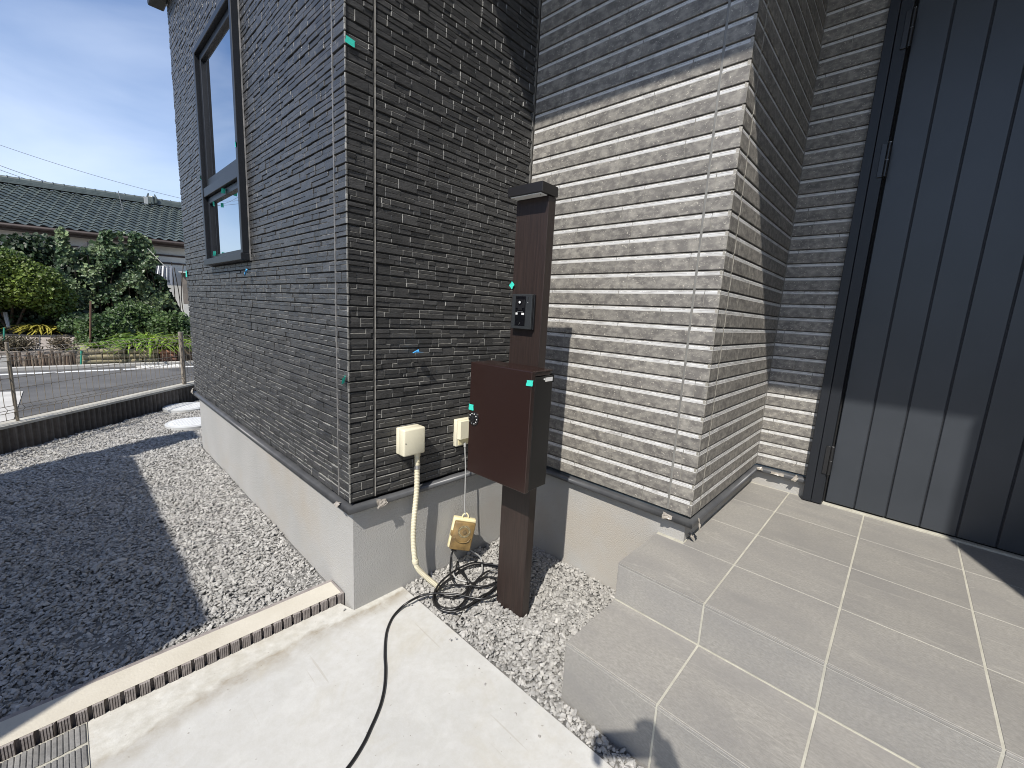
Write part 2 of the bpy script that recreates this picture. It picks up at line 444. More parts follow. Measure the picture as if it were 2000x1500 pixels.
def glass_material(name, tintc, ior):
    m = bpy.data.materials.new(name); m.use_nodes = True
    n, l = m.node_tree.nodes, m.node_tree.links
    b = n['Principled BSDF']
    gl = n.new('ShaderNodeBsdfGlossy'); gl.inputs['Roughness'].default_value = 0.012
    tp = n.new('ShaderNodeBsdfTransparent'); tp.inputs['Color'].default_value = tintc + (1,)
    fr = n.new('ShaderNodeFresnel'); fr.inputs['IOR'].default_value = ior
    ms = n.new('ShaderNodeMixShader')
    l.new(fr.outputs[0], ms.inputs[0]); l.new(tp.outputs[0], ms.inputs[1]); l.new(gl.outputs[0], ms.inputs[2])
    l.new(ms.outputs[0], n['Material Output'].inputs['Surface'])
    n.remove(b)
    return m
pane_m = glass_material('double_glazing', (0.7, 0.74, 0.76), 3.0)
curtain_m = mat('lace_curtain', (0.50, 0.55, 0.62), (0.62, 0.66, 0.72), 6, 0.9, stretch=(1, 6, 0.1))
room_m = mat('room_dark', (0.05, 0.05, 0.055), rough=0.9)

# ------------------------------------------------------------------ site dimensions (metres)
BX, NY, DX = 0.893, -0.9085, 1.824        # inner corner x, outer corner y, door wall x
LY = 2.60                                  # far end of the side wall
INS = 0.022                                # foundation set back
ZS = 0.460                                 # bottom of the cladding
Z1, Z2 = 0.2017, 0.344                     # lower step, porch
XE, X1S, YA = 0.597, 0.3025, -0.783        # porch edge, step edge, their left end
ZT = 3.17                                  # soffit
JX = [XE, 0.8984, 1.211, 1.524, DX + INS]
JY = [YA] + [-1.0737 - 0.303 * k for k in range(11)]
ZG = 0.004                                 # gravel level

# fence line (rear left): a straight run
FA = np.array([-2.15, 2.13]); FB = np.array([2.2, 6.37])
fd = (FB - FA) / np.linalg.norm(FB - FA); fn = np.array([fd[1], -fd[0]])   # towards the yard

# ------------------------------------------------------------------ ground
g = MB()
g.poly([(-300, -300, -0.06), (300, -300, -0.06), (300, 300, -0.06), (-300, 300, -0.06)])
tag(g.build('ground', soil_m), kind='structure')
# yard under the gravel chips
g = MB(); yard = [(-2.6, 0.16), (0.03, 0.16), (0.03, 2.62), (1.9, 2.62), (1.9, 6.0), (-2.15, 2.05)]
g.prism(yard, -0.05, -0.004); tag(g.build('yard', soil_m), kind='structure')
g = MB(); g.prism([(0.235, -4), (X1S + 0.3, -4), (XE + 0.1, YA), (0.93, -0.88), (0.93, 0.03), (0.235, 0.03)], -0.05, -0.006)
tag(g.build('planting_strip', soil_m), kind='structure')

# concrete slab, a real edge towards the gravel
g = MB()
g.prism([(-5, -6), (0.239, -6), (0.239, 0.03), (0.02, 0.03), (0.0, 0.1), (-5, 0.1)], -0.12, 0.0)
sl = g.build('concrete_slab', conc_m)
tag(sl, kind='structure')

# road and everything across the fence
g = MB(); rd = [FA + fn * -0.12, FB + fn * -0.12]
g.poly([(-40, 2.0 - 30, 0 - 0.02), (rd[0][0], rd[0][1], -0.02), (rd[1][0], rd[1][1], -0.02), (40, 6.37, -0.02), (40, 7.93, -0.02), (-40, 7.93, -0.02)])
tag(g.build('road', asph), kind='structure')
g = MB()
a, b_ = at(0, 733, 'z', -0.016), at(370, 717, 'z', -0.016)
d = (b_ - a) / np.linalg.norm(b_ - a)
for s0, s1 in ((-9, 1.2), (1.24, 12)):
    p, q = a + d * s0, a + d * s1
    g.quad((p[0], p[1], -0.016), (q[0], q[1], -0.016), (q[0], q[1] + 0.14, -0.016), (p[0], p[1] + 0.14, -0.016))
tag(g.build('road_line', line_m), 'white painted edge line along the far side of the asphalt road', 'road marking')
g = MB(); g.box(-12, 12, 7.93, 8.02, -0.05, 0.03, b=0.008)
tag(g.build('road_kerb', pale_c), 'low pale concrete edging between the road and the garden bed', 'kerb')
g = MB()
pts = [at(-160, 770, 'z', -0.014), at(45, 764, 'z', -0.014), at(20, 838, 'z', -0.014), at(-200, 860, 'z', -0.014)]
g.poly([tuple(p) for p in reversed(pts)])
tag(g.build('driveway_apron', pale_c), kind='structure')
# drain grate in the road
t = thing('drain_cover', (0.38, 7.62, -0.012), 'pale steel drain grate set in the road edge under the garden bed', 'drain grate')
g = MB(); g.box(0.12, 0.72, 7.46, 7.86, -0.02, -0.006); g.build('frame', pale_c, t)
for k in range(11):
    g = MB(); x = 0.18 + k * 0.046; g.box(x, x + 0.022, 7.50, 7.82, -0.008, 0.004); g.build('bar', line_m, t)

# ------------------------------------------------------------------ house
house = thing('house', (BX, 0, 0), 'new house clad in black slate-look blocks and grey planks on a rendered foundation', 'house')
i = INS
g = MB()
fp = [(i, i), (BX + i, i), (BX + i, NY + i), (DX + i, NY + i), (DX + i, -1.14), (DX + 0.08, -1.14), (DX + 0.08, -4.5), (7, -4.5), (7, LY - i), (i, LY - i)]
g.prism(fp, -0.2, 0.435)
g.build('foundation', stucco, house)

# backing walls
sl_back = MB()
sl_back.box(0.006, 0.05, 0.006, 1.05, ZS, ZT)          # round the window opening
sl_back.box(0.006, 0.02, 1.78, LY - 0.006, ZS, ZT)
sl_back.box(0.006, 0.05, 1.05, 1.78, ZS, 1.39)
sl_back.box(0.006, 0.05, 1.05, 1.78, 2.545, ZT)
sl_back.box(0.05, BX - 0.0, 0.006, 0.05, ZS, ZT)
sl_back.box(0.05, 6.5, LY - 0.05, LY - 0.006, ZS, ZT)
slate_wall = sl_back.build('slate_siding', slate_gap, house)
pl_back = MB()
pl_back.box(BX + 0.007, BX + 0.06, NY + 0.007, 0.004, ZS, ZT)
pl_back.box(BX + 0.06, DX + 0.0, NY + 0.007, NY + 0.06, ZS, ZT)
pl_back.box(DX + 0.007, DX + 0.06, -1.15, NY + 0.06, ZS, ZT)
pl_back.box(DX + 0.007, DX + 0.06, -3.6, -2.3, ZS, ZT)
pl_back.box(DX + 0.007, DX + 0.06, -2.3, -1.15, 2.78, ZT)
plank_wall = pl_back.build('plank_siding', plank_gap, house)

# mapping of wall coordinates (s along, d outward, z)
mapM = lambda s, d, z: (s, -d, z)
mapL = lambda s, d, z: (-d, s, z)
mapN = lambda s, d, z: (BX - d, s, z)
mapO = lambda s, d, z: (s, NY - d, z)
mapP = lambda s, d, z: (DX - d, s, z)

def slate_block_geo(mp_, s0, s1, z0, z1, d, back=-0.007):
    bv = 0.0009
    j = lambda: random.uniform(-0.0007, 0.0007)
    fr = [mp_(s0 + bv, d + j(), z0 + bv), mp_(s1 - bv, d + j(), z0 + bv), mp_(s1 - bv, d + j(), z1 - bv * 1.3), mp_(s0 + bv, d + j(), z1 - bv * 1.3)]
    mid = [mp_(s0, d - bv * 1.4, z0), mp_(s1, d - bv * 1.4, z0), mp_(s1, d - bv * 1.4, z1), mp_(s0, d - bv * 1.4, z1)]
    bk = [mp_(s0, back, z0), mp_(s1, back, z0), mp_(s1, back, z1), mp_(s0, back, z1)]
    V = fr + mid + bk
    Fs = [(0, 1, 2, 3)] + [(4 + k, 4 + (k + 1) % 4, (k + 1) % 4, k) for k in range(4)] + [(8 + k, 8 + (k + 1) % 4, 4 + (k + 1) % 4, 4 + k) for k in range(4)]
    # front, then bevels and sides: bottom, right, top, left
    e = lambda p: 1 if random.random() < p else 0
    ms = [0, 0, e(0.1), e(0.62), e(0.6), 0, e(0.1), e(0.8), e(0.6)] if mp_ is mapM else [0, 0, 0, e(0.6), e(0.12), 0, 0, e(0.6), e(0.12)]  # mostly top and left edges get the painted highlight
    return V, Fs, ms

def area(V):
    try: P = [proj(v) for v in V[:4]]
    except Exception: return 0
    c = np.mean(P, axis=0)
    if not (0 < c[0] < 2000 and 0 < c[1] < 1500): return -1
    if (RT @ (np.mean(np.array(V[:4]), axis=0) - CAM))[2] < 0: return -1
    return 0.5 * abs(sum(P[k][0] * P[(k + 1) % 4][1] - P[(k + 1) % 4][0] * P[k][1] for k in range(4)))

blocks = []
def slate(mp_, length, seams, win=None, h=0.0379):
    n = int((ZT - ZS) / h)
    for r in range(n):
        zb = ZS + r * h
        zm = zb + 0.0056 + (h - 0.0056) * random.choice((0.5, 0.5, 0.42, 0.58)); z_lo, z_hi = zb + (0.0056 if mp_ is mapM else 0.0044), zb + h
        # vertical joints
        cuts = [0.0]
        while cuts[-1] < length - 0.03:
            nx = cuts[-1] + random.choice((0.065, 0.065, 0.062, 0.07, 0.05, 0.045, 0.078, 0.032))
            for sm in seams:
                if cuts[-1] < sm - 0.004 and nx > sm - 0.012: nx = sm - 0.004
            cuts.append(min(nx, length))
        if length - cuts[-1] > 0.001: cuts.append(length)
        low = list(cuts)
        for k in range(1, len(low) - 1):
            if random.random() < 0.25 and not any(abs(low[k] - sm) < 0.02 for sm in seams): low[k] += random.choice((-0.02, 0.02))
        for k in range(len(cuts) - 1):
            if cuts[k + 1] - cuts[k] < 0.006: continue
            s0, s1 = cuts[k], cuts[k + 1]
            gg = 0.0004
            if random.random() < 0.16 and low[k] == s0 and low[k + 1] == s1:
                it = [(s0, s1, z_lo, z_hi)]
            else:
                it = [(s0, s1, zm, z_hi), (low[k], low[k + 1], z_lo, zm)]
            for (a0, a1, b0, b1) in it:
                if a1 - a0 < 0.006: continue
                if win and a1 > win[0] and a0 < win[1] and b1 > win[2] and b0 < win[3]:
                    if a0 > win[0] and a1 < win[1]: continue
                    if a0 < win[0]: a1 = min(a1, win[0])
                    else: a0 = max(a0, win[1])
                    if a1 - a0 < 0.004: continue
                d = random.choice((-0.0024, -0.0012, 0, 0, 0.0012, 0.0020)) * (1.0 if mp_ is mapM else 0.75)
                for sm in seams:                  # the seam cuts a little groove
                    if abs(a0 - sm) < 0.006: a0 = max(a0, sm + 0.004)
                V, Fs, ms = slate_block_geo(mp_, a0 + gg, a1 - gg, b0 + gg, b1 - gg, d)
                blocks.append((area(V), V, Fs, ms, random.random()))
slate(mapM, BX - 0.004, [0.098])
slate(mapL, LY, [0.092], win=(1.03, 1.80, 1.375, 2.56))
blocks.sort(key=lambda b: -b[0])
for A, V, Fs, ms, tn in blocks[:300]:
    m_ = MB(); m_.add(V, Fs); m_.m = ms; m_.t = [tn] * len(Fs)
    m_.build('slate_block', [slate_m for slate_m in (bpy.data.materials['slate_face'], slate_edge_highlight)], slate_wall)
m_ = MB()
for A, V, Fs, ms, tn in blocks[300:]:
    n0 = len(m_.v); m_.v += V
    for f, q in zip(Fs, ms): m_.f.append(tuple(n0 + k for k in f)); m_.m.append(q); m_.t.append(tn)
o = m_.build('slate_cladding', [bpy.data.materials['slate_face'], slate_edge_highlight], slate_wall)
tag(o, kind='stuff')
# sealant seams in the slate cladding
g = MB(); g.box(0.0945, 0.0990, -0.0005, 0.006, ZS + 0.004, ZT); g.box(0.0994, 0.1016, -0.0030, 0.006, ZS + 0.004, ZT, m=1); g.build('sealant_seam', [slate_gap, mat('seam_light', (0.40, 0.38, 0.34), (0.22, 0.21, 0.19), 45, 0.5)], slate_wall)
g = MB(); g.box(-0.0005, 0.006, 0.0885, 0.0955, ZS + 0.004, ZT); g.build('sealant_seam', caulk_d, slate_wall)
g = MB(); z_ = ZS
while z_ < ZT:
    jx, jy, hh = random.uniform(-0.0006, 0.0012), random.uniform(-0.0006, 0.0012), 0.0379
    k0 = random.choice((0.012, 0.017, 0.021))
    g.box(-0.0022 - jx, 0.003, -0.0022 - jy, 0.003, z_ + 0.0046, z_ + k0 + 0.004, b=0.0007, t=random.random())
    g.box(-0.0022 - jy, 0.003, -0.0022 - jx, 0.003, z_ + k0 + 0.0044, z_ + hh - 0.0004, b=0.0007, t=random.random())
    z_ += hh
o = g.build('corner_edge', slate_edge_highlight, slate_wall); tag(o, kind='stuff')
g = MB(); g.box(BX - 0.008, BX + 0.001, -0.001, 0.008, ZS, ZT); g.build('corner_sealant', caulk_m, house)

# grey planks
PH = 0.065
planks = []
def plank_geo(mp_, s0, s1, zb, side):
    prof = [(-0.010, 0.0026), (-0.0010, 0.0026), (0.0, 0.0042), (0.0, 0.0488), (-0.0010, 0.0500), (-0.0014, 0.0511), (-0.0014, 0.0572), (-0.0020, 0.0584), (-0.0026, 0.0612), (-0.0030, 0.0640), (-0.010, 0.0648)]
    mi = [0, 0, 0, 1, 2, 1, 4, 1, 0, 2]
    V = []
    for s in (s0, s1):
        for d, z in prof: V.append(mp_(s, d, zb + z))
    n = len(prof)
    Fs = [(k, n + k, n + k + 1, k + 1) for k in range(n - 1)]
    Fs += [tuple(range(n)), tuple(range(2 * n - 1, n - 1, -1))]
    # pale line where this plank butts against the next
    b0 = len(V); V += [mp_(s1, -0.0007, zb + 0.004), mp_(s1 + 0.0014, -0.0007, zb + 0.004), mp_(s1 + 0.0014, -0.0007, zb + 0.0485), mp_(s1, -0.0007, zb + 0.0485)]
    Fs.append((b0, b0 + 1, b0 + 2, b0 + 3))
    return V, Fs, mi + [3, 3, 3]
def planks_on(mp_, sa, sb, side, seams=(), phase=0.0):
    n = int((ZT - ZS) / PH)
    for r in range(n):
        zb = ZS + r * PH
        off = random.choice((0.0, 0.1, 0.2, 0.05, 0.15)) + random.uniform(-0.02, 0.02)
        cuts = [sa]; x = sa + off
        while x < sb - 0.03:
            if x > sa + 0.03: cuts.append(x)
            x += random.choice((0.30, 0.30, 0.26, 0.34))
        cuts.append(sb)
        for sm in seams:
            cuts = [c for c in cuts if abs(c - sm) > 0.02 or c in (sa, sb)] + [sm]
        cuts = sorted(cuts)
        for k in range(len(cuts) - 1):
            a0, a1 = cuts[k], cuts[k + 1]
            e0 = 0.0045 if any(abs(a0 - sm) < 1e-6 for sm in seams) else 0.0005
            e1 = 0.0045 if any(abs(a1 - sm) < 1e-6 for sm in seams) else 0.0005
            V, Fs, ms = plank_geo(mp_, a0 + (e0 if k else 0), a1 - (max(e1, 0.0013) if k < len(cuts) - 2 else 0), zb, side)
            q = [mp_(a0, 0, zb), mp_(a1, 0, zb), mp_(a1, 0, zb + PH), mp_(a0, 0, zb + PH)]
            planks.append((area(q), V, Fs, ms, random.random(), side))
planks_on(mapN, NY + 0.0008, -0.008, 0, seams=(-0.8183,))
planks_on(mapO, BX + 0.0008, DX - 0.008, 1, seams=(0.985,))
planks_on(mapP, -1.142, NY, 0)
planks_on(mapP, -3.6, -2.3, 0)
planks.sort(key=lambda b: -b[0])
dashed = mat('stripe_dashes', (0.60, 0.59, 0.57), (0.16, 0.15, 0.14), 45, 0.5, stretch=(1, 1, 0.2), lo=0.42, hi=0.5)
line_b = mat('stripe_brown_line', (0.20, 0.185, 0.165), rough=0.6)  # thin brown line beside the white stripe
PM0 = [plank_m, stripe_m, line_b, plank_joint, dashed]; PM1 = [plank_m, stripe_x, line_b, plank_joint, dashed]
for A, V, Fs, ms, tn, sd_ in planks[:300]:
    m_ = MB(); m_.add(V, Fs); m_.m = ms; m_.t = [tn] * len(Fs)
    m_.build('siding_plank', PM1 if sd_ else PM0, plank_wall)
m_ = MB()
for A, V, Fs, ms, tn, sd_ in planks[300:]:
    n0 = len(m_.v); m_.v += V
    for f, q in zip(Fs, ms): m_.f.append(tuple(n0 + k for k in f)); m_.m.append(q); m_.t.append(tn)
tag(m_.build('plank_cladding', PM0, plank_wall), kind='stuff')
g = MB(); g.box(BX + 0.0012, BX + 0.007, -0.8225, -0.8141, ZS + 0.003, ZT); g.build('sealant_seam', caulk_m, plank_wall)
g = MB(); g.box(0.9815, 0.9885, NY + 0.0012, NY + 0.007, ZS + 0.003, ZT); g.build('sealant_seam', plank_joint, plank_wall)
g = MB(); g.box(DX - 0.008, DX + 0.001, NY - 0.001, NY + 0.008, ZS, ZT); g.build('corner_sealant', caulk_m, house)
# drip flashing: sloped top, rounded nose
def flashing(p0, p1, nrm, e0=0.0, e1=0.0):
    """p0,p1 on the wall plane, nrm outward"""
    prof = [(-0.02, 0.452), (0.000, 0.4515), (0.010, 0.447), (0.0135, 0.441), (0.0135, 0.428), (0.010, 0.4235), (-0.02, 0.4235)]
    p0 = np.array(p0, float); p1 = np.array(p1, float); nrm = np.array(nrm, float); d = p1 - p0; d /= np.linalg.norm(d)
    V = []
    for p, e in ((p0, e0), (p1, e1)):
        for o_, z in prof:
            w = p + nrm * (o_ + 0.0) + d * (e * (o_ + 0.0))
            V.append((w[0], w[1], z))
    n = len(prof)
    return V, [(k, n + k, n + (k + 1) % n, (k + 1) % n) for k in range(n)] + [tuple(range(n)), tuple(range(2 * n - 1, n - 1, -1))]
g = MB()
for args in (((0, LY), (0, 0), (-1, 0), 0, 1), ((0, 0), (BX, 0), (0, -1), -1, -1), ((BX, 0), (BX, NY), (-1, 0), 1, 1), ((BX, NY), (DX, NY), (0, -1), -1, -1), ((DX, NY), (DX, -1.138), (-1, 0), 1, 0)):
    V, Fs = flashing(*args); g.add(V, Fs)
g.build('drip_flashing', flash_m, house, angle=50)

# roof and soffit over the recess, gutter along the side wall
g = MB(); g.box(0.0, 8, -6, LY + 0.12, ZT, ZT + 0.22); rf = g.build('roof', roofm, house)
g = MB(); g.box(-0.09, 0.0, 0.0, LY + 0.10, ZT - 0.055, ZT + 0.05, b=0.01); g.build('gutter', frame_m, rf)
g = MB(); g.box(-0.02, 0.35, -3.4, -2.456, 0.0, ZT); g.build('porch_pillar', stucco, house)

# side window
wn_ = MB()
y0, y1, z0, z1 = 1.035, 1.795, 1.375, 2.56
fo = 0.034
def bar(g, ya, yb, za, zb, d0=-fo, d1=0.03, m=0, b=0.002): g.box(d0, d1, ya, yb, za, zb, m=m, b=b)
bar(wn_, y0, y0 + 0.030, z0 + 0.034, z1); bar(wn_, y1 - 0.030, y1, z0 + 0.034, z1)
bar(wn_, y0 + 0.03, y1 - 0.03, z1 - 0.03, z1); bar(wn_, y0 - 0.006, y1 + 0.006, z0, z0 + 0.034, d0=-fo - 0.010)
bar(wn_, y0 + 0.03, y1 - 0.03, 1.765, 1.815, d0=-fo + 0.004)
window = wn_.build('window', frame_m, house)
sm = MB()
for (za, zb) in ((1.411, 1.763), (1.817, z1 - 0.032)):
    bar(sm, y0 + 0.032, y0 + 0.062, za, zb, -0.012, 0.02); bar(sm, y1 - 0.066, y1 - 0.032, za, zb, -0.012, 0.02)
    bar(sm, y0 + 0.062, y1 - 0.066, za, za + (0.05 if za > 1.6 else 0.024), -0.012, 0.02); bar(sm, y0 + 0.062, y1 - 0.066, zb - 0.034, zb, -0.012, 0.02)
sm.build('sash', frame_m, window)
for (za, zb) in ((1.435, 1.729), (1.867, z1 - 0.066)):
    g = MB(); g.quad((0.002, y0 + 0.062, za), (0.002, y1 - 0.066, za), (0.002, y1 - 0.066, zb), (0.002, y0 + 0.062, zb)); g.build('pane', pane_m, window)
g = MB()
N_ = 46
for k in range(N_):
    ya = y0 + 0.22 + 0.62 * k / N_; yb = y0 + 0.22 + 0.62 * (k + 1) / N_
    xa, xb = 0.036 + 0.010 * math.sin(k * 1.3) + 0.004 * math.sin(k * 2.9), 0.036 + 0.010 * math.sin((k + 1) * 1.3) + 0.004 * math.sin((k + 1) * 2.9)
    g.quad((xa, ya, 1.40), (xb, yb, 1.40), (xb, yb, 2.6), (xa, ya, 2.6))
g.build('curtain', curtain_m, window, smooth=True)
g = MB(); g.box(0.05, 1.0, y0 - 0.2, y1 + 0.2, z0 - 0.1, z1 + 0.1)
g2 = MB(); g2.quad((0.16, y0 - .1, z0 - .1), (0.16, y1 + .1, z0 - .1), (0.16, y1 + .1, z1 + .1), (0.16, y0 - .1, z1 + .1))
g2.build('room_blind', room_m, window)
for yy in (y0 - 0.006, y1 + 0.005):
    g = MB(); g.tube([(-0.002, yy, z0), (-0.002, yy, z1)], 0.0038, 6); g.build('sealant', caulk_d, window)

# entrance door
door_f = MB()
door_f.box(1.79, 1.90, -1.172, -1.137, Z2 + 0.006, 2.70, b=0.0015)
door_f.box(1.7925, 1.90, -1.2155, -1.1735, Z2 + 0.006, 2.70, b=0.0015)
door_f.box(1.79, 1.90, -2.30, -1.137, 2.70, 2.78, b=0.0015)
door_f.box(1.79, 1.90, -2.30, -2.22, Z2 + 0.006, 2.70, b=0.0015)
door = door_f.build('door', frame_m, house)
g = MB(); g.box(1.845, 1.90, -2.22, -1.2155, Z2 + 0.002, 2.70); g.build('backing', black_m, door)
yb = -1.2235
w = 0.1128
for k in range(9):
    ya_ = yb - k * w; yb2 = max(ya_ - w, -2.216)
    if ya_ - yb2 < 0.02: break
    g = MB(); g.box(1.83, 1.84, yb2 + 0.0025, ya_ - 0.0025, Z2 + 0.016, 2.695, b=0.0022, t=random.random()); g.build('door_board', door_m, door)
g = MB(); g.box(1.836, 1.8405, -2.214, -1.225, Z2 + 0.017, 2.694); g.build('groove_base', groove_m, door)
g = MB(); g.box(1.815, 1.85, -2.22, -1.2165, Z2 - 0.001, Z2 + 0.0075, b=0.001); g.build('threshold', grout_m, door)
for (za, zb) in ((0.505, 0.642), (1.845, 1.98), (2.34, 2.48)):
    g = MB(); g.tube([(1.786, -1.2215, za), (1.786, -1.2215, (za + zb) / 2 - 0.001)], 0.0075, 10); g.tube([(1.786, -1.2215, (za + zb) / 2 + 0.001), (1.786, -1.2215, zb)], 0.0075, 10)
    g.box(1.786, 1.7923, -1.2145, -1.196, za, zb, b=0.001)
    hg = g.build('hinge', hinge_m, door, angle=40)
    g = MB(); g.tube([(1.786, -1.2215, zb), (1.786, -1.2215, zb + 0.003)], 0.0055, 8); g.tube([(1.786, -1.2215, (za + zb) / 2 - .001), (1.786, -1.2215, (za + zb) / 2 + .001)], 0.0068, 8)
    # pin caps kept with the hinge
    g.build('hinge_pin', steel, door)

# ------------------------------------------------------------------ porch steps with tiles
porch = thing('porch_steps', (0.9, -1.2, 0), 'two-step porch of square grey tiles with cream grout before the dark door', 'steps')
g = MB()
TT = 0.009
g.prism([(XE + 0.0016, YA - TT * 0 - 0.001), (XE + 0.0016, -5), (3, -5), (3, NY + INS - 0.05 + 0.05), (BX + INS, NY + INS), (BX + INS, YA - 0.001)][::1], -0.1, Z2 - 0.0009)
g.build('porch_core', grout_m, porch)
g = MB(); g.box(X1S + 0.0016, XE + 0.1, -5, YA - 0.0016, -0.12, Z1 - 0.0009); g.build('step_core', grout_m, porch)
jw, kw = 0.0050, 0.0027
def tile(x0, x1, y0, y1, z0, z1, b=0.0012):
    m_ = MB(); m_.box(x0, x1, y0, y1, z0, z1, b=b, t=random.random()); return m_.build('tile', tile_m, porch)
for a in range(4):
    for b_ in range(10):
        x0, x1 = JX[a] + (kw / 2 if a else 0), JX[a + 1] - kw / 2
        y1_, y0_ = JY[b_] - (jw / 2 if b_ else 0), JY[b_ + 1] + jw / 2
        if b_ == 0:
            if a == 0:                  # cut round the foundation corner
                m_ = MB()
                fx = BX + INS - 0.003
                tile(x0, x0 + 0.0058, y0_, y1_, Z2 - 0.008, Z2, b=0.0009); x0 += 0.0062
                m_.prism([(x0, y0_), (x1, y0_), (x1, NY + INS - 0.002 + 0.0), (x1, y1_), (x0, y1_)], Z2 - 0.008, Z2, t=random.random())
                m_.build('tile', tile_m, porch)
                continue
            y1_ = NY + INS - 0.004
        if a == 3: x1 = DX + INS - 0.004
        if a == 0:
            tile(x0, x0 + 0.0058, y0_, y1_, Z2 - 0.008, Z2, b=0.0009); x0 += 0.0062
        if y1_ > -1.14 and y0_ < -1.14 and a == 3: pass
        tile(x0, x1, y0_, y1_, Z2 - 0.008, Z2)
for b_ in range(10):
    y1_, y0_ = JY[b_] - (jw / 2 if b_ else 0), JY[b_ + 1] + jw / 2
    # risers and the tread of the lower step
    tile(XE + 0.0006, XE + 0.010, y0_, y1_, Z1 + 0.003, Z2 - 0.0092)
    tile(X1S, X1S + 0.0058, y0_, y1_, Z1 - 0.008, Z1, b=0.0009)
    tile(X1S + 0.0062, XE - kw / 2, y0_, y1_, Z1 - 0.008, Z1)
    tile(X1S + 0.0006, X1S + 0.010, y0_, y1_, -0.06, Z1 - 0.0092)
# cream pointing where tiles meet the foundation
g = MB()
g.box(XE + 0.33, DX + INS - 0.001, NY + INS - 0.0045, NY + INS - 0.0002, Z2 - 0.004, Z2 + 0.0015)
g.box(BX + INS - 0.0045, BX + INS - 0.0002, NY + INS - 0.004, YA - 0.001, Z2 - 0.004, Z2 + 0.0015)
g.box(DX + INS - 0.0045, DX + INS - 0.0002, -1.137, NY + INS - 0.005, Z2 - 0.004, Z2 + 0.0015)
g.build('pointing', grout_m, porch)

# ------------------------------------------------------------------ kerb with scalloped face
kerb = thing('garden_kerb', (-0.5, 0.15, 0), 'cream-topped kerb block with a notched ribbed face between the shaded gravel and the concrete slab', 'kerb')
def rib_profile(x0, x1, yf, per, notch, depth, fine, fdepth):
    """plan outline of the ribbed face, from x1 to x0"""
    pts = []; x = x1
    while x > x0:
        w_ = per - notch
        n = fine
        for k in range(n):
            a = x - w_ * k / n; b2 = x - w_ * (k + 0.62) / n; c = x - w_ * (k + 0.68) / n; d2 = x - w_ * (k + 0.94) / n
            pts += [(a, yf), (b2, yf), (c, yf + fdepth), (d2, yf + fdepth)]
        pts += [(x - w_, yf), (x - w_ - notch * 0.15, yf + depth), (x - w_ - notch * 0.85, yf + depth)]
        x -= per
    return pts
kx0, kx1 = -2.4, 0.021
bl = 0.3993
x = kx1 - 0.004
while x > kx0:
    pr_ = rib_profile(x - bl + 0.01, x, 0.096, 0.0333, 0.0108, 0.017, 4, 0.0032)
    pr_ = [p for p in pr_ if p[0] > x - bl + 0.002]
    pts = pr_ + [(x - bl + 0.0015, 0.096), (x - bl + 0.0015, 0.215), (x, 0.215)]
    m_ = MB(); m_.prism(pts, -0.08, 0.0387)
    m_.build('ribbed_block', kerb_side, kerb)
    x -= bl
m_ = MB(); m_.box(kx0, kx1 - 0.012, 0.1055, 0.1985, 0.0385, 0.0405, b=0.0009); m_.build('cap_coping', kerb_m, kerb)

# paver patch at the slab corner: ribbed paver units with cream joints
pv = thing('ribbed_paver_patch', (-0.86, -0.05, 0), 'small patch of grey ribbed pavers with cream joints at the left end of the slab', 'paving')
g = MB(); g.box(-1.6, -0.7185, -0.36, 0.0955, -0.01, 0.0022); g.build('joint_mortar', grout_m, pv)
for r in range(6):
    yy1 = 0.090 - r * 0.081; yy0 = yy1 - 0.072
    for c in range(4):
        xx1 = -0.7215 - c * 0.150
        m_ = MB()
        for k in range(14):
            a = xx1 - k * 0.0106
            jj = random.uniform(-0.0012, 0.0012)
            m_.box(a - 0.0098, a, yy0 + jj, yy1 + jj, 0.001, 0.0062 + random.uniform(-0.0008, 0.0008), b=0.0016, t=random.random())
        m_.build('ribbed_paver', paver_m, pv)

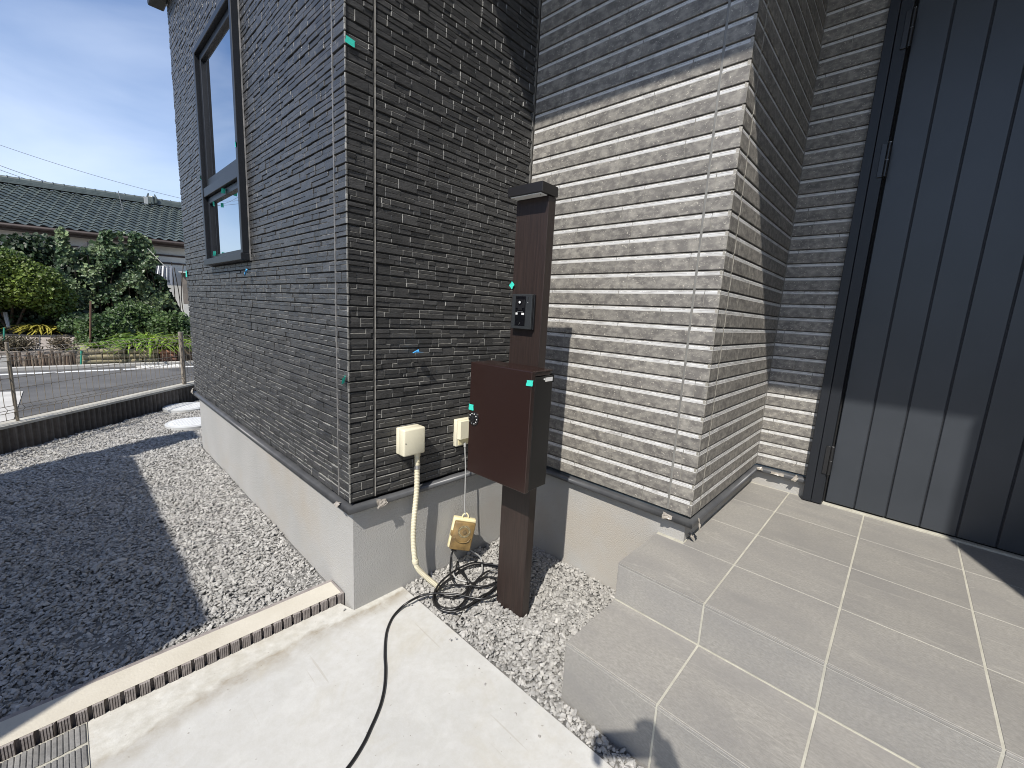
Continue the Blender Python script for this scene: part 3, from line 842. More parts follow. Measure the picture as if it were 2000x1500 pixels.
# ------------------------------------------------------------------ gravel chips
ico = bmesh.new(); bmesh.ops.create_icosphere(ico, subdivisions=1, radius=1)
IV = np.array([v.co[:] for v in ico.verts]); IF = np.array([[v.index for v in f.verts] for f in ico.faces]); ico.free()
variants = []
for k in range(24):
    v = IV * (1 + rng.uniform(-0.38, 0.28, (12, 1))) + rng.uniform(-0.16, 0.16, (12, 3))
    v *= np.array([1.0, rng.uniform(0.55, 0.85), rng.uniform(0.28, 0.52)])
    variants.append(v)
variants = np.array(variants)
def in_poly(P, poly):
    x, y = P[:, 0], P[:, 1]; c = np.zeros(len(P), bool); j = len(poly) - 1
    for k in range(len(poly)):
        xi, yi = poly[k]; xj, yj = poly[j]
        c ^= ((yi > y) != (yj > y)) & (x < (xj - xi) * (y - yi) / (yj - yi + 1e-12) + xi)
        j = k
    return c
def gravel(name, poly, dens, size, zbase, amp=0.006, excl=()):
    poly = np.array(poly); mn, mx_ = poly.min(0), poly.max(0)
    n = int(dens * np.prod(mx_ - mn)); P = rng.uniform(mn, mx_, (n, 2))
    P = P[in_poly(P, poly)]
    for e in excl: P = P[~e(P)]
    n = len(P)
    s = size * rng.lognormal(0, 0.26, n)
    a = rng.uniform(0, 2 * np.pi, n); tx = rng.normal(0, 0.42, n); ty = rng.normal(0, 0.42, n)
    ca, sa = np.cos(a), np.sin(a); cx, sx = np.cos(tx), np.sin(tx); cy, sy = np.cos(ty), np.sin(ty)
    Rz = np.zeros((n, 3, 3)); Rz[:, 0, 0] = ca; Rz[:, 0, 1] = -sa; Rz[:, 1, 0] = sa; Rz[:, 1, 1] = ca; Rz[:, 2, 2] = 1
    Rx = np.zeros((n, 3, 3)); Rx[:, 0, 0] = 1; Rx[:, 1, 1] = cx; Rx[:, 1, 2] = -sx; Rx[:, 2, 1] = sx; Rx[:, 2, 2] = cx
    Ry = np.zeros((n, 3, 3)); Ry[:, 1, 1] = 1; Ry[:, 0, 0] = cy; Ry[:, 0, 2] = sy; Ry[:, 2, 0] = -sy; Ry[:, 2, 2] = cy
    Rr = Rx @ Ry @ Rz
    V = variants[rng.integers(0, len(variants), n)] * s[:, None, None]
    V = np.einsum('nij,nkj->nki', Rr, V)
    z = zbase + amp * (np.sin(P[:, 0] * 9 + 1.3) * np.cos(P[:, 1] * 7.0) + 0.6 * np.sin(P[:, 0] * 23 + P[:, 1] * 17)) * 0.6 + rng.uniform(-0.009, 0.004, n)
    V += np.stack([P[:, 0], P[:, 1], z], 1)[:, None, :]
    Fc = IF[None] + (np.arange(n) * 12)[:, None, None]
    tint = np.repeat(rng.beta(2.6, 2.6, n), 20)
    o = npmesh(name, V.reshape(-1, 3), Fc.reshape(-1, 3), gravel_m, tint)
    return tag(o, kind='stuff')
PEx, PEy = 0.4733, -0.4638
def post_ex(P): return (P[:, 0] > PEx - 0.004) & (P[:, 0] < PEx + 0.05) & (P[:, 1] > PEy - 0.0) & (P[:, 1] < PEy + 0.143)
o = gravel('gravel', [(0.246, 0.012), (BX + INS - 0.004, 0.012), (BX + INS - 0.004, YA + 0.006), (XE - 0.0, YA + 0.006), (X1S + 0.0, YA + 0.006), (X1S - 0.006, YA - 0.03), (X1S - 0.006, -1.75), (0.246, -1.75)], 17000, 0.0080, ZG - 0.001, excl=(post_ex,))
o['label'] = 'pale grey crushed gravel round the dark post between slab and steps'; o['category'] = 'gravel'
ybound = [(-1.35, 0.222), (0.012, 0.222), (0.012, LY + 0.02), (0.6, LY + 0.02), (1.3, 5.40), (-1.35, 2.84)]
o = gravel('gravel', ybound, 15500, 0.0082, 0.002, amp=0.010)
o['label'] = 'grey crushed gravel yard beside the black side wall, half in shadow'; o['category'] = 'gravel'

for poly_, dens_, lb_ in (([(0.15, -0.95), (0.236, -0.95), (0.236, 0.0), (0.15, 0.0)], 190, 'a few stray gravel chips lying on the slab edge beside the planting strip'),
                          ([(-0.12, 0.04), (0.02, 0.04), (0.02, 0.09), (-0.12, 0.09)], 500, 'small stray chips on the slab at the foundation corner')):
    o = gravel('stray_gravel', poly_, dens_, 0.0042, 0.006, amp=0.0); o['label'] = lb_; o['category'] = 'gravel'

# ------------------------------------------------------------------ function post with light cap
TH = 0.0372
def local_thing(name, loc, label, cat, group=None): return thing(name, loc, label, cat, group, rz=TH, local=True)
def Lp(x, y, z=0):  # local of the post to world
    return (PEx + math.cos(TH) * x - math.sin(TH) * y, PEy + math.sin(TH) * x + math.cos(TH) * y, z)
post = local_thing('gate_post', Lp(0, 0, 0), 'slim dark brown woodgrain entrance post standing in the gravel with a small capped light', 'post')
g = MB(); g.box(0, 0.0408, 0, 0.1402, -0.15, 1.579, b=0.0012); g.build('pole', post_m, post)
g = MB(); g.box(-0.0452, 0.0425, -0.0059, 0.1458, 1.5805, 1.613, b=0.0012); cp = g.build('cap', cap_m, post)
g = MB(); g.box(-0.040, -0.004, 0.004, 0.136, 1.5775, 1.5803, b=0.0008); g.build('light_cover', white_m, cp)
g = MB(); g.tube([(-0.03, 0.012, 1.5765), (-0.03, 0.012, 1.578)], 0.002, 8); g.tube([(-0.03, 0.128, 1.5765), (-0.03, 0.128, 1.578)], 0.002, 8); g.build('screw', blackp, cp)

# intercom
ic = local_thing('intercom', Lp(0, 0.074, 1.131), 'black video doorbell with a camera lens mounted on the dark brown post', 'intercom')
def ibox(g, y0, y1, z0, z1, x0, x1, b=0.001, m=0): g.box(x0, x1, y0 - 0.074, y1 - 0.074, z0 - 1.131, z1 - 1.131, b=b, m=m)
g = MB(); ibox(g, 0.0266, 0.121, 1.131, 1.2555, -0.010, -0.0005, 0.0015); g.build('rear_case', blackp, ic)
g = MB(); ibox(g, 0.0285, 0.1195, 1.1325, 1.2545, -0.0225, -0.0115, 0.0016); fb = g.build('face_plate', greyp, ic)
g = MB(); ibox(g, 0.055, 0.1015, 1.1435, 1.247, -0.0232, -0.0226, 0.0002); g.build('window_panel', glassb, fb)
g = MB(); ibox(g, 0.058, 0.098, 1.205, 1.2355, -0.0262, -0.0233, 0.001); g.build('camera_bezel', blackp, fb)
c0 = (-0.0262, 0.078 - 0.074, 1.226 - 1.131)
g = MB(); g.tube([c0, (c0[0] - 0.0022, c0[1], c0[2])], 0.0085, 16); g.build('camera_lens', glassb, fb, angle=40)
g = MB(); g.tube([(c0[0] - 0.0022, c0[1], c0[2]), (c0[0] - 0.0029, c0[1], c0[2])], 0.0045, 12); g.build('lens_glint', white_m, fb)
g = MB(); ibox(g, 0.069, 0.087, 1.198, 1.2065, -0.0268, -0.0233, 0.0006); g.build('speaker_slot', blackp, fb)
g = MB(); ibox(g, 0.066, 0.092, 1.1925, 1.1945, -0.0240, -0.0233, 0.0002); g.build('light_strip', steel, fb)
for ya_, yb_ in ((0.0895, 0.0985), (0.0595, 0.0715)):
    g = MB(); ibox(g, ya_, yb_, 1.1825, 1.1895, -0.0240, -0.0233, 0.0003); g.build('name_label', white_m, fb)
g = MB(); ibox(g, 0.0445, 0.0465, 1.231, 1.246, -0.0230, -0.0224, 0.0002); g.build('microphone_slot', glassb, fb)
g = MB(); g.tube([(-0.0225, 0.0455 - 0.074, 1.226 - 1.131), (-0.0232, 0.0455 - 0.074, 1.226 - 1.131)], 0.0011, 8); g.build('indicator', white_m, fb)
# call button area with a small bell-pull mark
g = MB(); g.tube([(-0.0236, 0.077 - 0.074, 1.1535 - 1.131), (-0.0236, 0.083 - 0.074, 1.1475 - 1.131)], 0.0005, 5); g.tube([(-0.0234, 0.077 - 0.074, 1.1535 - 1.131), (-0.0238, 0.077 - 0.074, 1.1535 - 1.131)], 0.0012, 8); g.build('call_mark', steel, fb)

# letter box
mbx = local_thing('letter_box', Lp(-0.06, 0.07, 0.585), 'dark brown metal letter box with a dial lock fixed to the front of the post', 'letter box')
def mb_(g, x0, x1, y0, y1, z0, z1, b=0.001, m=0): g.box(x0 + 0.06, x1 + 0.06, y0 - 0.07, y1 - 0.07, z0 - 0.585, z1 - 0.585, b=b, m=m)
g = MB(); mb_(g, -0.1035, -0.006, -0.0715, 0.2126, 0.588, 0.9835, 0.002); g.build('body', mailb_m, mbx)
g = MB(); mb_(g, -0.1245, -0.1045, -0.0731, 0.2142, 0.5852, 1.004, 0.003); dr = g.build('door', mail_m, mbx)
g = MB(); mb_(g, -0.1035, -0.010, -0.0722, 0.2132, 0.9985, 1.0042, 0.0015); mb_(g, -0.1035, -0.018, -0.0700, 0.2110, 0.9865, 0.9984, 0.003)
g.build('lid', mail_m, mbx)
g = MB(); mb_(g, -0.004, -0.001, -0.0731, 0.2142, 0.960, 0.9865, 0.0008); g.build('rear_lip', mailb_m, mbx)
g = MB(); mb_(g, -0.0485, -0.0085, -0.0725, -0.0714, 0.9650, 0.9785, 0.0002); g.build('white_label', white_m, mbx)
g = MB(); g.tube([(-0.0560 + 0.06, -0.0715 - 0.07, 0.974 - 0.585), (-0.056 + 0.06, -0.0735 - 0.07, 0.974 - 0.585)], 0.0026, 10); g.build('screw', white_m, mbx)
# dial lock
dc = Vector((-0.1245 + 0.06, 0.1868 - 0.07, 0.7960 - 0.585))
g = MB(); g.tube([dc, dc + Vector((-0.004, 0, 0)), dc + Vector((-0.0048, 0, 0))], [0.0255, 0.0255, 0.0245], 32); g.build('dial_plate', blackp, dr, loc=(0, 0, 0), angle=40)
g = MB()
ring = []
for k in range(40):
    a = 2 * math.pi * k / 40
    ring.append((math.cos(a), math.sin(a)))
g.tube([dc + Vector((-0.0048, 0, 0)), dc + Vector((-0.014, 0, 0)), dc + Vector((-0.015, 0, 0))], [0.0125, 0.0115, 0.010], 20)
g.box(dc.x - 0.0175, dc.x - 0.0145, dc.y - 0.0095, dc.y + 0.0095, dc.z - 0.0022, dc.z + 0.0022, b=0.0006)
g.build('dial_knob', blackp, dr, angle=40)
g = MB()
for k in range(10):
    a = 2 * math.pi * k / 10
    cy_, cz_ = dc.y + 0.0190 * math.cos(a), dc.z + 0.0190 * math.sin(a)
    g.tube([(dc.x - 0.0048, cy_, cz_), (dc.x - 0.0055, cy_, cz_)], 0.0024, 8)
g.build('dial_marks', white_m, dr)

# ------------------------------------------------------------------ boxes, cables and pipe by the wall
jb = thing('junction_box', (0.239, -0.03, 0.615), 'square cream plastic junction box on the black wall with a ribbed pipe below', 'junction box')
g = MB(); g.box(0.190, 0.288, -0.0165, 0.002, 0.615, 0.722, b=0.004); g.build('base', cream_m, jb, angle=50)
g = MB(); g.box(0.189, 0.289, -0.058, -0.017, 0.614, 0.723, b=0.007); cv = g.build('cover', cream_m, jb, angle=50)
g = MB(); g.tube([(0.1975, -0.0575, 0.668), (0.1975, -0.0588, 0.668)], 0.0022, 10); g.build('screw', blackp, cv)
def corrugated(pts, r, per=0.0064, amp=0.0010, nn=14):
    P = [Vector(p) for p in pts]; L = [0]
    for k in range(1, len(P)): L.append(L[-1] + (P[k] - P[k - 1]).length)
    n = int(L[-1] / per * 4); out = []; rs = []
    k = 0
    for q in range(n + 1):
        s = L[-1] * q / n
        while k < len(P) - 2 and L[k + 1] < s: k += 1
        u = (s - L[k]) / max(1e-9, L[k + 1] - L[k])
        out.append(P[k].lerp(P[k + 1], u)); rs.append(r + (amp if q % 4 in (1, 2) else -amp * 0.4))
    m_ = MB(); m_.tube(out, rs, nn); return m_
cpath = spline([(0.265, -0.036, 0.617), (0.2675, -0.034, 0.54), (0.267, -0.034, 0.45), (0.259, -0.034, 0.36), (0.2525, -0.036, 0.27), (0.255, -0.040, 0.185), (0.266, -0.046, 0.115), (0.300, -0.064, 0.062), (0.338, -0.088, 0.016), (0.37, -0.115, -0.02)], 10)
pipe = thing('corrugated_pipe', (0.265, -0.036, 0.0), 'cream corrugated cable pipe running from the square box down into the gravel', 'pipe')
corrugated(cpath, 0.0102).build('hose', cream2, pipe, smooth=True)
g = MB(); g.tube([(0.2665, -0.0345, 0.562), (0.2670, -0.0345, 0.546)], 0.0128, 16); g.box(0.278, 0.286, -0.03, -0.001, 0.546, 0.562, b=0.001); g.build('pipe_clamp', steel, pipe, angle=40)
g = MB(); g.tube([(0.2660, -0.0355, 0.617), (0.2665, -0.035, 0.600)], 0.0125, 16); g.build('collar', cream2, pipe, angle=40)
g = MB(); i0 = 68; g.tube([cpath[55], cpath[57]], 0.0135, 14); g.build('coupling', cream2, pipe, angle=40)

ob = thing('outlet_box', (0.53, -0.015, 0.59), 'cream weatherproof outlet with a hooded cover on the black wall, half behind the letter box', 'outlet')
g = MB(); g.box(0.478, 0.580, -0.020, 0.002, 0.590, 0.712, b=0.003); g.build('base_plate', cream_m, ob, angle=50)
g = MB(); g.prism([(0.484, -0.0205), (0.574, -0.0205), (0.568, -0.036), (0.490, -0.036)], 0.625, 0.705); g.build('hood', cream_m, ob)
g = MB(); g.box(0.490, 0.568, -0.0225, -0.0202, 0.596, 0.6245, b=0.001); g.build('socket_face', cream3, ob)
g = MB(); g.tube([(0.556, -0.036, 0.694), (0.556, -0.0368, 0.694)], 0.002, 8); g.build('screw', blackp, ob)

gc = MB(); gp = spline([(0.521, -0.030, 0.600), (0.5205, -0.034, 0.56), (0.522, -0.040, 0.48), (0.5195, -0.045, 0.38), (0.5165, -0.052, 0.290), (0.5165, -0.060, 0.272)], 8)
hang = thing('grey_cable', (0.52, -0.04, 0.27), 'thin grey cable hanging from the outlet down to the yellowed timer', 'cable')
gc.tube(gp, 0.0029, 8); gc.build('cord', cable_g, hang, smooth=True)
g = MB(); g.tube([(0.521, -0.030, 0.603), (0.521, -0.031, 0.585)], 0.0058, 10); g.build('plug_collar', cable_g, hang, angle=40)

# timer box hanging by its eye
tm = bpy.data.objects.new('timer_box', None); tm.empty_display_size = 0.03; col.objects.link(tm)
tag(tm, 'yellowed plastic timer box with a round dial, hanging beside the foundation above the coiled cable', 'timer')
tc_ = Vector((0.517, -0.062, 0.268))
yaw = math.radians(-36); roll = math.radians(11)
tm.matrix_world = Matrix.Translation(tc_) @ Matrix.Rotation(yaw, 4, 'Z') @ Matrix.Rotation(roll, 4, 'Y') @ Matrix.Rotation(math.radians(-4), 4, 'X')
# local: x right, -y front, z up; eye at origin
g = MB(); g.box(-0.052, 0.052, 0.0, 0.030, -0.160, -0.016, b=0.005); bod = g.build('case', cream3, tm, angle=50)
g = MB(); g.box(-0.046, 0.050, -0.0225, -0.0005, -0.157, -0.024, b=0.006); lidt = g.build('lid', amber, tm, angle=50)
g = MB(); g.tube(spline([(-0.013, 0.012, -0.02), (-0.012, 0.012, -0.004), (0, 0.012, 0.006), (0.012, 0.012, -0.004), (0.013, 0.012, -0.02)], 6), 0.0035, 8); g.build('hanging_eye', cream3, tm, smooth=True)
g = MB(); g.tube([(0.004, -0.0225, -0.066), (0.004, -0.0245, -0.066)], 0.0285, 32); g.build('dial_ring', mat('dial_grey', (0.17, 0.145, 0.09), (0.10, 0.085, 0.05), 60, 0.4), tm, angle=40)
g = MB(); g.tube([(0.004, -0.0245, -0.066), (0.004, -0.0253, -0.066)], 0.0195, 28); g.build('dial_face', amber, tm, angle=40)
g = MB(); g.tube([(0.004, -0.0253, -0.066), (0.004, -0.030, -0.066)], 0.0085, 16); g.build('dial_knob', mat('dial_knob_brown', (0.14, 0.10, 0.05), rough=0.4), tm, angle=40)
g = MB()
for k in range(24):
    a = 2 * math.pi * k / 24
    g.box(-0.0009, 0.0009, -0.0256, -0.0246, 0.021, 0.0262, M=Matrix.Translation((0.004, 0, -0.066)) @ Matrix.Rotation(a, 4, 'Y'))
g.build('dial_ticks', mat('tick_pale', (0.42, 0.34, 0.18), rough=0.5), tm)
g = MB(); g.tube(spline([(-0.036, -0.0228, -0.098), (-0.02, -0.0262, -0.112), (0.004, -0.0272, -0.117), (0.028, -0.0262, -0.110), (0.038, -0.0228, -0.094)], 6), 0.0022, 6); g.build('lid_ridge', amber, tm, smooth=True)
g = MB(); g.box(-0.053, -0.040, -0.014, 0.006, -0.098, -0.076, b=0.002); g.build('latch', amber, tm)
g = MB(); g.box(-0.034, -0.010, -0.016, 0.012, -0.168, -0.158, b=0.002); g.build('socket', blackp, tm)
Mt = tm.matrix_world
# cables below the timer
gcb = MB(); q0 = Mt @ Vector((-0.030, 0.01, -0.158)); q1 = Mt @ Vector((0.036, 0.01, -0.155))
def zc(pts, z): return [(p[0], p[1], zz) for p, zz in zip(pts, z)]
gpath = [tuple(q0), (q0.x - 0.008, q0.y - 0.01, 0.06), (0.428, -0.098, 0.024), (0.446, -0.150, 0.016), (0.483, -0.176, 0.016), (0.539, -0.155, 0.018), (0.580, -0.115, 0.020), (0.590, -0.085, 0.045), tuple(q1)]
gcb.tube(spline(gpath, 10), 0.0036, 8)
tag(gcb.build('grey_cable_loop', cable_g, smooth=True), 'grey cable looping on the gravel below the hanging timer', 'cable')

def c8(a, b): return (700 + a / 3.3333, 1100 + b / 3.3333)
def lay(lst, zs):
    out = []
    for k, (a, b) in enumerate(lst):
        z = zs[k % len(zs)] if isinstance(zs, (list, tuple)) else zs
        out.append(tuple(at(*c8(a, b), 'z', z)))
    return out
coil = thing('extension_cable', (0.42, -0.2, 0.0), 'black rubber cable coiled on the gravel left of the post and trailing over the slab', 'cable')
R_ = 0.0042
g = MB()
# the long tail over the slab and its run under the post side
tail = lay([(990, 170), (905, 205), (820, 232), (730, 222), (640, 203), (540, 196), (470, 199)], 0.036) + lay([(400, 215), (335, 248)], 0.024) + lay([(280, 288)], 0.011) + lay([(225, 350), (190, 425), (176, 500), (172, 600), (176, 690), (170, 800), (150, 900), (120, 985), (80, 1075), (30, 1180), (-60, 1320), (-200, 1480)], 0.0046)
g.tube(spline(tail, 8), 0.0046, 10)
loops = [
 ([(1010, 20), (905, 12), (820, 0), (740, -2), (660, 30), (590, 75), (530, 130), (495, 190), (488, 245), (520, 292), (590, 315), (660, 305), (735, 262), (800, 215), (850, 190), (905, 140), (1000, 60)], 0.030),
 ([(1000, 55), (905, 48), (845, 52), (795, 85), (755, 130), (725, 185), (700, 235), (650, 285), (590, 303), (530, 285), (500, 245), (497, 200), (540, 160), (610, 142), (700, 145), (800, 152), (880, 140), (1000, 110)], 0.022),
 ([(1000, 30), (905, 22), (830, 12), (745, 12), (670, 45), (600, 95), (545, 140), (510, 185), (500, 235), (530, 280), (600, 296), (660, 280), (690, 250), (705, 200), (740, 150), (790, 105), (840, 90), (905, 100), (1000, 140)], 0.015),
 ([(645, -10), (640, 25), (660, 50), (700, 95), (740, 130), (790, 155), (850, 145), (900, 120), (980, 90)], 0.020),
 ([(650, 40), (685, 62), (705, 110), (712, 160), (680, 200), (620, 222), (560, 215), (515, 190)], 0.013),
 ([(880, 90), (905, 150), (840, 205), (760, 260), (690, 292), (640, 300)], 0.012),
]
for pts, z in loops:
    P = lay(pts, [z, z + 0.005, z + 0.001, z + 0.007])
    g.tube(spline(P, 8), R_, 8)
dn = MB()
g.tube(spline([tuple(Mt @ Vector((-0.022, 0.0, -0.160))), tuple(Mt @ Vector((-0.026, -0.004, -0.20))), lay([(600, 60)], 0.045)[0], lay([(620, 120)], 0.03)[0], lay([(660, 150)], 0.02)[0]], 8), R_, 8)
g.build('cord', cable_b, coil, smooth=True)

# ------------------------------------------------------------------ adhesive tape bits
def tape(name, M, w, h, m, label, grp=None, curl=0.0, fold=0.0, shape=None):
    """small sheet with a lifted, curled end; local x width, z height, -y outward"""
    g = MB(); nx, nzz = 5, 4
    th = 0.0003
    P = []
    for a in range(nx + 1):
        row = []
        for b in range(nzz + 1):
            u, v_ = a / nx, b / nzz
            x = (u - 0.5) * w * (1 + 0.08 * math.sin(v_ * 7)); z = (v_ - 0.5) * h
            y = -curl * max(0, u - 0.35) ** 1.5 - fold * max(0, 0.5 - v_) ** 2 - 0.0004
            if shape: x, z = shape(u, v_, x, z)
            row.append((x, y, z))
        P.append(row)
    for a in range(nx):
        for b in range(nzz):
            g.quad(P[a][b], P[a + 1][b], P[a + 1][b + 1], P[a][b + 1])
            q = [(p[0], p[1] + th, p[2]) for p in (P[a][b], P[a][b + 1], P[a + 1][b + 1], P[a + 1][b])]
            g.quad(*q)
    o = g.build(name, m)
    o.matrix_world = M
    return tag(o, label, 'tape', grp)
RX = lambda a: Matrix.Rotation(math.radians(a), 4, 'X')
RY = lambda a: Matrix.Rotation(math.radians(a), 4, 'Y')
RZ = lambda a: Matrix.Rotation(math.radians(a), 4, 'Z')
T = lambda *p: Matrix.Translation(p)
G_T = 'green masking tape snag markers'
# on the corner top: wraps on the slate front
tape('masking_tape', T(0.014, -0.0055, 1.990) @ RY(8), 0.030, 0.020, teal, 'teal masking tape high on the corner edge of the black cladding', G_T)
tape('masking_tape', T(-fo - 0.001, 1.050, 1.905) @ RZ(-90), 0.028, 0.022, teal, 'teal tape on the near jamb of the window frame, at mid height', G_T, curl=0.01)
tape('masking_tape', T(-fo - 0.001, 1.786, 1.880) @ RZ(-90), 0.026, 0.022, teal, 'teal tape on the far jamb of the window frame, above the transom', G_T, curl=0.01)
tape('masking_tape', T(-0.0135, 1.60, 1.712) @ RZ(-90), 0.016, 0.024, teal, 'small teal tape on the sash rail of the lower window, nearer its far side', G_T, curl=0.02)
tape('masking_tape', T(-0.0135, 1.36, 1.745) @ RZ(-90) @ RY(30), 0.012, 0.026, teal, 'small curled teal tape under the middle of the window transom', G_T, curl=0.04)
tape('masking_tape', T(-0.013, 1.64, 1.44) @ RZ(-90) @ RY(15), 0.014, 0.026, teal, 'small teal tape at the bottom far corner of the lower window pane', G_T, curl=0.03)
tape('masking_tape', T(-0.006, 0.012, 0.925) @ RZ(-90) @ RY(20), 0.016, 0.026, teal, 'narrow teal tape low on the black cladding corner, level with the letter box top', G_T, curl=0.03)
tape('masking_tape', T(-0.006, 2.56, 1.345) @ RZ(-90), 0.045, 0.045, teal, 'tiny teal tape at the far edge of the black side wall', G_T)
bt = tape('masking_tape', T(-0.020, 1.03, 1.315) @ RZ(-60) @ RY(25), 0.026, 0.030, blue, 'small blue tape stuck just below the window sill corner', 'blue masking tape markers', curl=0.05)
bt = tape('masking_tape', T(0.262, -0.022, 1.016) @ RX(-28) @ RY(-8), 0.032, 0.020, blue, 'bright blue tape sticking out of the black wall above the square cream box', 'blue masking tape markers', fold=0.10, shape=lambda u, v, x, z: (x, z * (0.25 + 0.9 * u)))
def postM(x, y, z): return T(*Lp(x, y, z)) @ RZ(math.degrees(TH)) @ RZ(-90)
tape('masking_tape', postM(-0.002, 0.1405, 1.2865) @ RY(38), 0.022, 0.020, teal, 'tilted teal tape on the left edge of the post just above the intercom', G_T, curl=0.01)
tape('masking_tape', postM(-0.1262, -0.0660, 0.9660) @ RY(-4), 0.026, 0.019, teal, 'teal tape at the top right corner of the letter box door', G_T, shape=lambda u, v, x, z: (x - 0.004 * (0.5 - v), z))
tape('masking_tape', postM(-0.1262, 0.2020, 0.8360), 0.024, 0.022, teal, 'teal tape on the left edge of the letter box door above the dial lock', G_T)
def film(loc, M, w, h, label, seed):
    r_ = random.Random(seed); g = MB(); n = 5
    P = [[((a / n - 0.5) * w + r_.uniform(-.1, .1) * w / n * 2, -0.006 * r_.random() - 0.010 * (1 - b / n), (b / n - 0.5) * h * (1 - 0.5 * (a / n if seed % 2 else 1 - a / n)) + r_.uniform(-.1, .1) * h / n) for b in range(n + 1)] for a in range(n + 1)]
    for a in range(n):
        for b in range(n):
            g.quad(P[a][b], P[a + 1][b], P[a + 1][b + 1], P[a][b + 1])
            g.quad(*[(p[0], p[1] + 0.0004, p[2]) for p in (P[a][b], P[a][b + 1], P[a + 1][b + 1], P[a + 1][b])])
    o = g.build('plastic_film', clear); o.matrix_world = T(*loc) @ M
    return tag(o, label, 'plastic film', 'crumpled scraps of clear protective film')
film((0.118, -0.014, 0.438), Matrix.Identity(4), 0.042, 0.036, 'crumpled clear film on the flashing below the black front wall seam', 1)
film((-0.013, 0.062, 0.446), RZ(-90), 0.030, 0.020, 'small clear film scrap on the flashing just left of the slate corner', 2)
film((BX - 0.012, -0.828, 0.442), RZ(-90), 0.036, 0.024, 'clear film scrap on the flashing under the plank wall seam', 3)
film((BX + 0.035, NY - 0.016, 0.430), RY(25), 0.020, 0.050, 'clear film scrap standing up at the outer corner of the plank wall', 5)
film((BX + 0.050, NY + INS - 0.012, 0.362), RX(-40) @ RY(35), 0.016, 0.040, 'brownish film scrap lying on the porch tiles at the foundation corner', 6)
film((DX - 0.012, -1.015, 0.440), RZ(-90), 0.060, 0.016, 'long clear film scrap on the flashing left of the door frame', 8)
film((DX - 0.016, -1.095, 0.440), RZ(-90) @ RY(30), 0.020, 0.036, 'pointed clear film scrap beside the bottom of the door frame', 9)
film((DX - 0.02, NY - 0.02, 0.446), RZ(-45), 0.03, 0.018, 'clear film scrap in the inner corner of the plank walls', 10)
film((-0.012, LY - 0.02, 0.462), RZ(-90), 0.05, 0.05, 'white film scrap at the far bottom corner of the side wall', 12)

# ------------------------------------------------------------------ yard: manhole covers
for nm, lb in ((((0.17, 4.10), 0.20), 'far round white manhole cover in the gravel beside the house'), (((0.08, 3.36), 0.19), 'near round white manhole cover in the gravel beside the house')):
    (cx_, cy_), r_ = nm
    t = thing('manhole_cover', (cx_, cy_, 0.0), lb, 'manhole cover', 'white manhole covers')
    g = MB(); g.tube([(cx_, cy_, -0.02), (cx_, cy_, 0.022), (cx_, cy_, 0.026)], [r_, r_, r_ - 0.006], 40); g.build('rim', mat('cover_rim', (0.45, 0.46, 0.46), rough=0.6), t, angle=40)
    g = MB(); g.tube([(cx_, cy_, 0.026), (cx_, cy_, 0.029)], r_ * 0.86, 40)
    for k in range(14):
        for j in range(14):
            xx, yy = cx_ + (k - 6.5) * r_ * 0.12, cy_ + (j - 6.5) * r_ * 0.12
            if (xx - cx_) ** 2 + (yy - cy_) ** 2 < (r_ * 0.78) ** 2: g.box(xx - 0.007, xx + 0.007, yy - 0.004, yy + 0.004, 0.029, 0.0315)
    g.build('lid', mat('cover_lid', (0.66, 0.67, 0.67), (0.58, 0.59, 0.59), 20, 0.6), t)

# ------------------------------------------------------------------ retaining blocks and mesh fence
rw = thing('retaining_wall', (float(FA[0]), float(FA[1]), 0), 'low dark ribbed block wall with a pale top under the mesh fence', 'wall')
L_ = float(np.linalg.norm(FB - FA))
def fpt(s, o_, z): p = FA + fd * s + fn * o_; return (p[0], p[1], z)
HB = 0.175
s = 0.0; per = 0.05
while s < L_ - 0.01:
    n = 8; m_ = MB(); pts = []
    for k in range(n):
        for q in range(5):
            a = math.pi * (q + 0.0) / 5
            pts.append((s + per * (k + 0.06 + 0.88 * q / 4), 0.010 + 0.015 * math.sin(math.pi * q / 4)))
    e = s + n * per - 0.001
    out = [(s, -0.10)] + [(s, 0.010)] + pts + [(e, 0.010), (e, -0.10)]
    W = [(FA + fd * a_ + fn * b2) for a_, b2 in out]
    m_.prism([tuple(w_) for w_ in W][::-1], -0.1, HB, t=random.random())
    m_.build('ribbed_block', rblock, rw)
    s += n * per
m_ = MB()
m_.prism([tuple((FA + fd * a_ + fn * b2)) for a_, b2 in ((0, -0.10), (0, 0.024), (L_, 0.024), (L_, -0.10))][::-1], HB + 0.0005, HB + 0.020)
m_.build('cap', rcap, rw)
fz0, fz1 = HB + 0.035, 0.74
fence = thing('mesh_fence', (float(FA[0]), float(FA[1]), HB), 'low brown welded mesh fence with bent wires standing on the ribbed block wall', 'fence')
zb_ = [(fz0, 0), (fz0 + 0.055, 0), (fz0 + 0.08, 0.022), (fz0 + 0.105, 0), (fz1 - 0.22 + 0.0, 0), (fz1 - 0.095, 0), (fz1 - 0.06, 0.030), (fz1 - 0.03, 0.030), (fz1, 0.0)]
s = 0.8
m_ = MB(); m_.tube([(fn[0] * (0.0 + o_), fn[1] * (0.0 + o_), z) for z, o_ in zb_], 0.0021, 5, caps=False)
vw = m_.build('vertical_wire', wire_m, fence, smooth=True)
first = True
while s < L_ - 0.3:
    p = FA + fd * s + fn * -0.045
    if first: o = vw; first = False
    else: o = vw.copy(); col.objects.link(o); o.parent = fence
    o.location = (p[0] - FA[0], p[1] - FA[1], -HB)
    s += 0.056
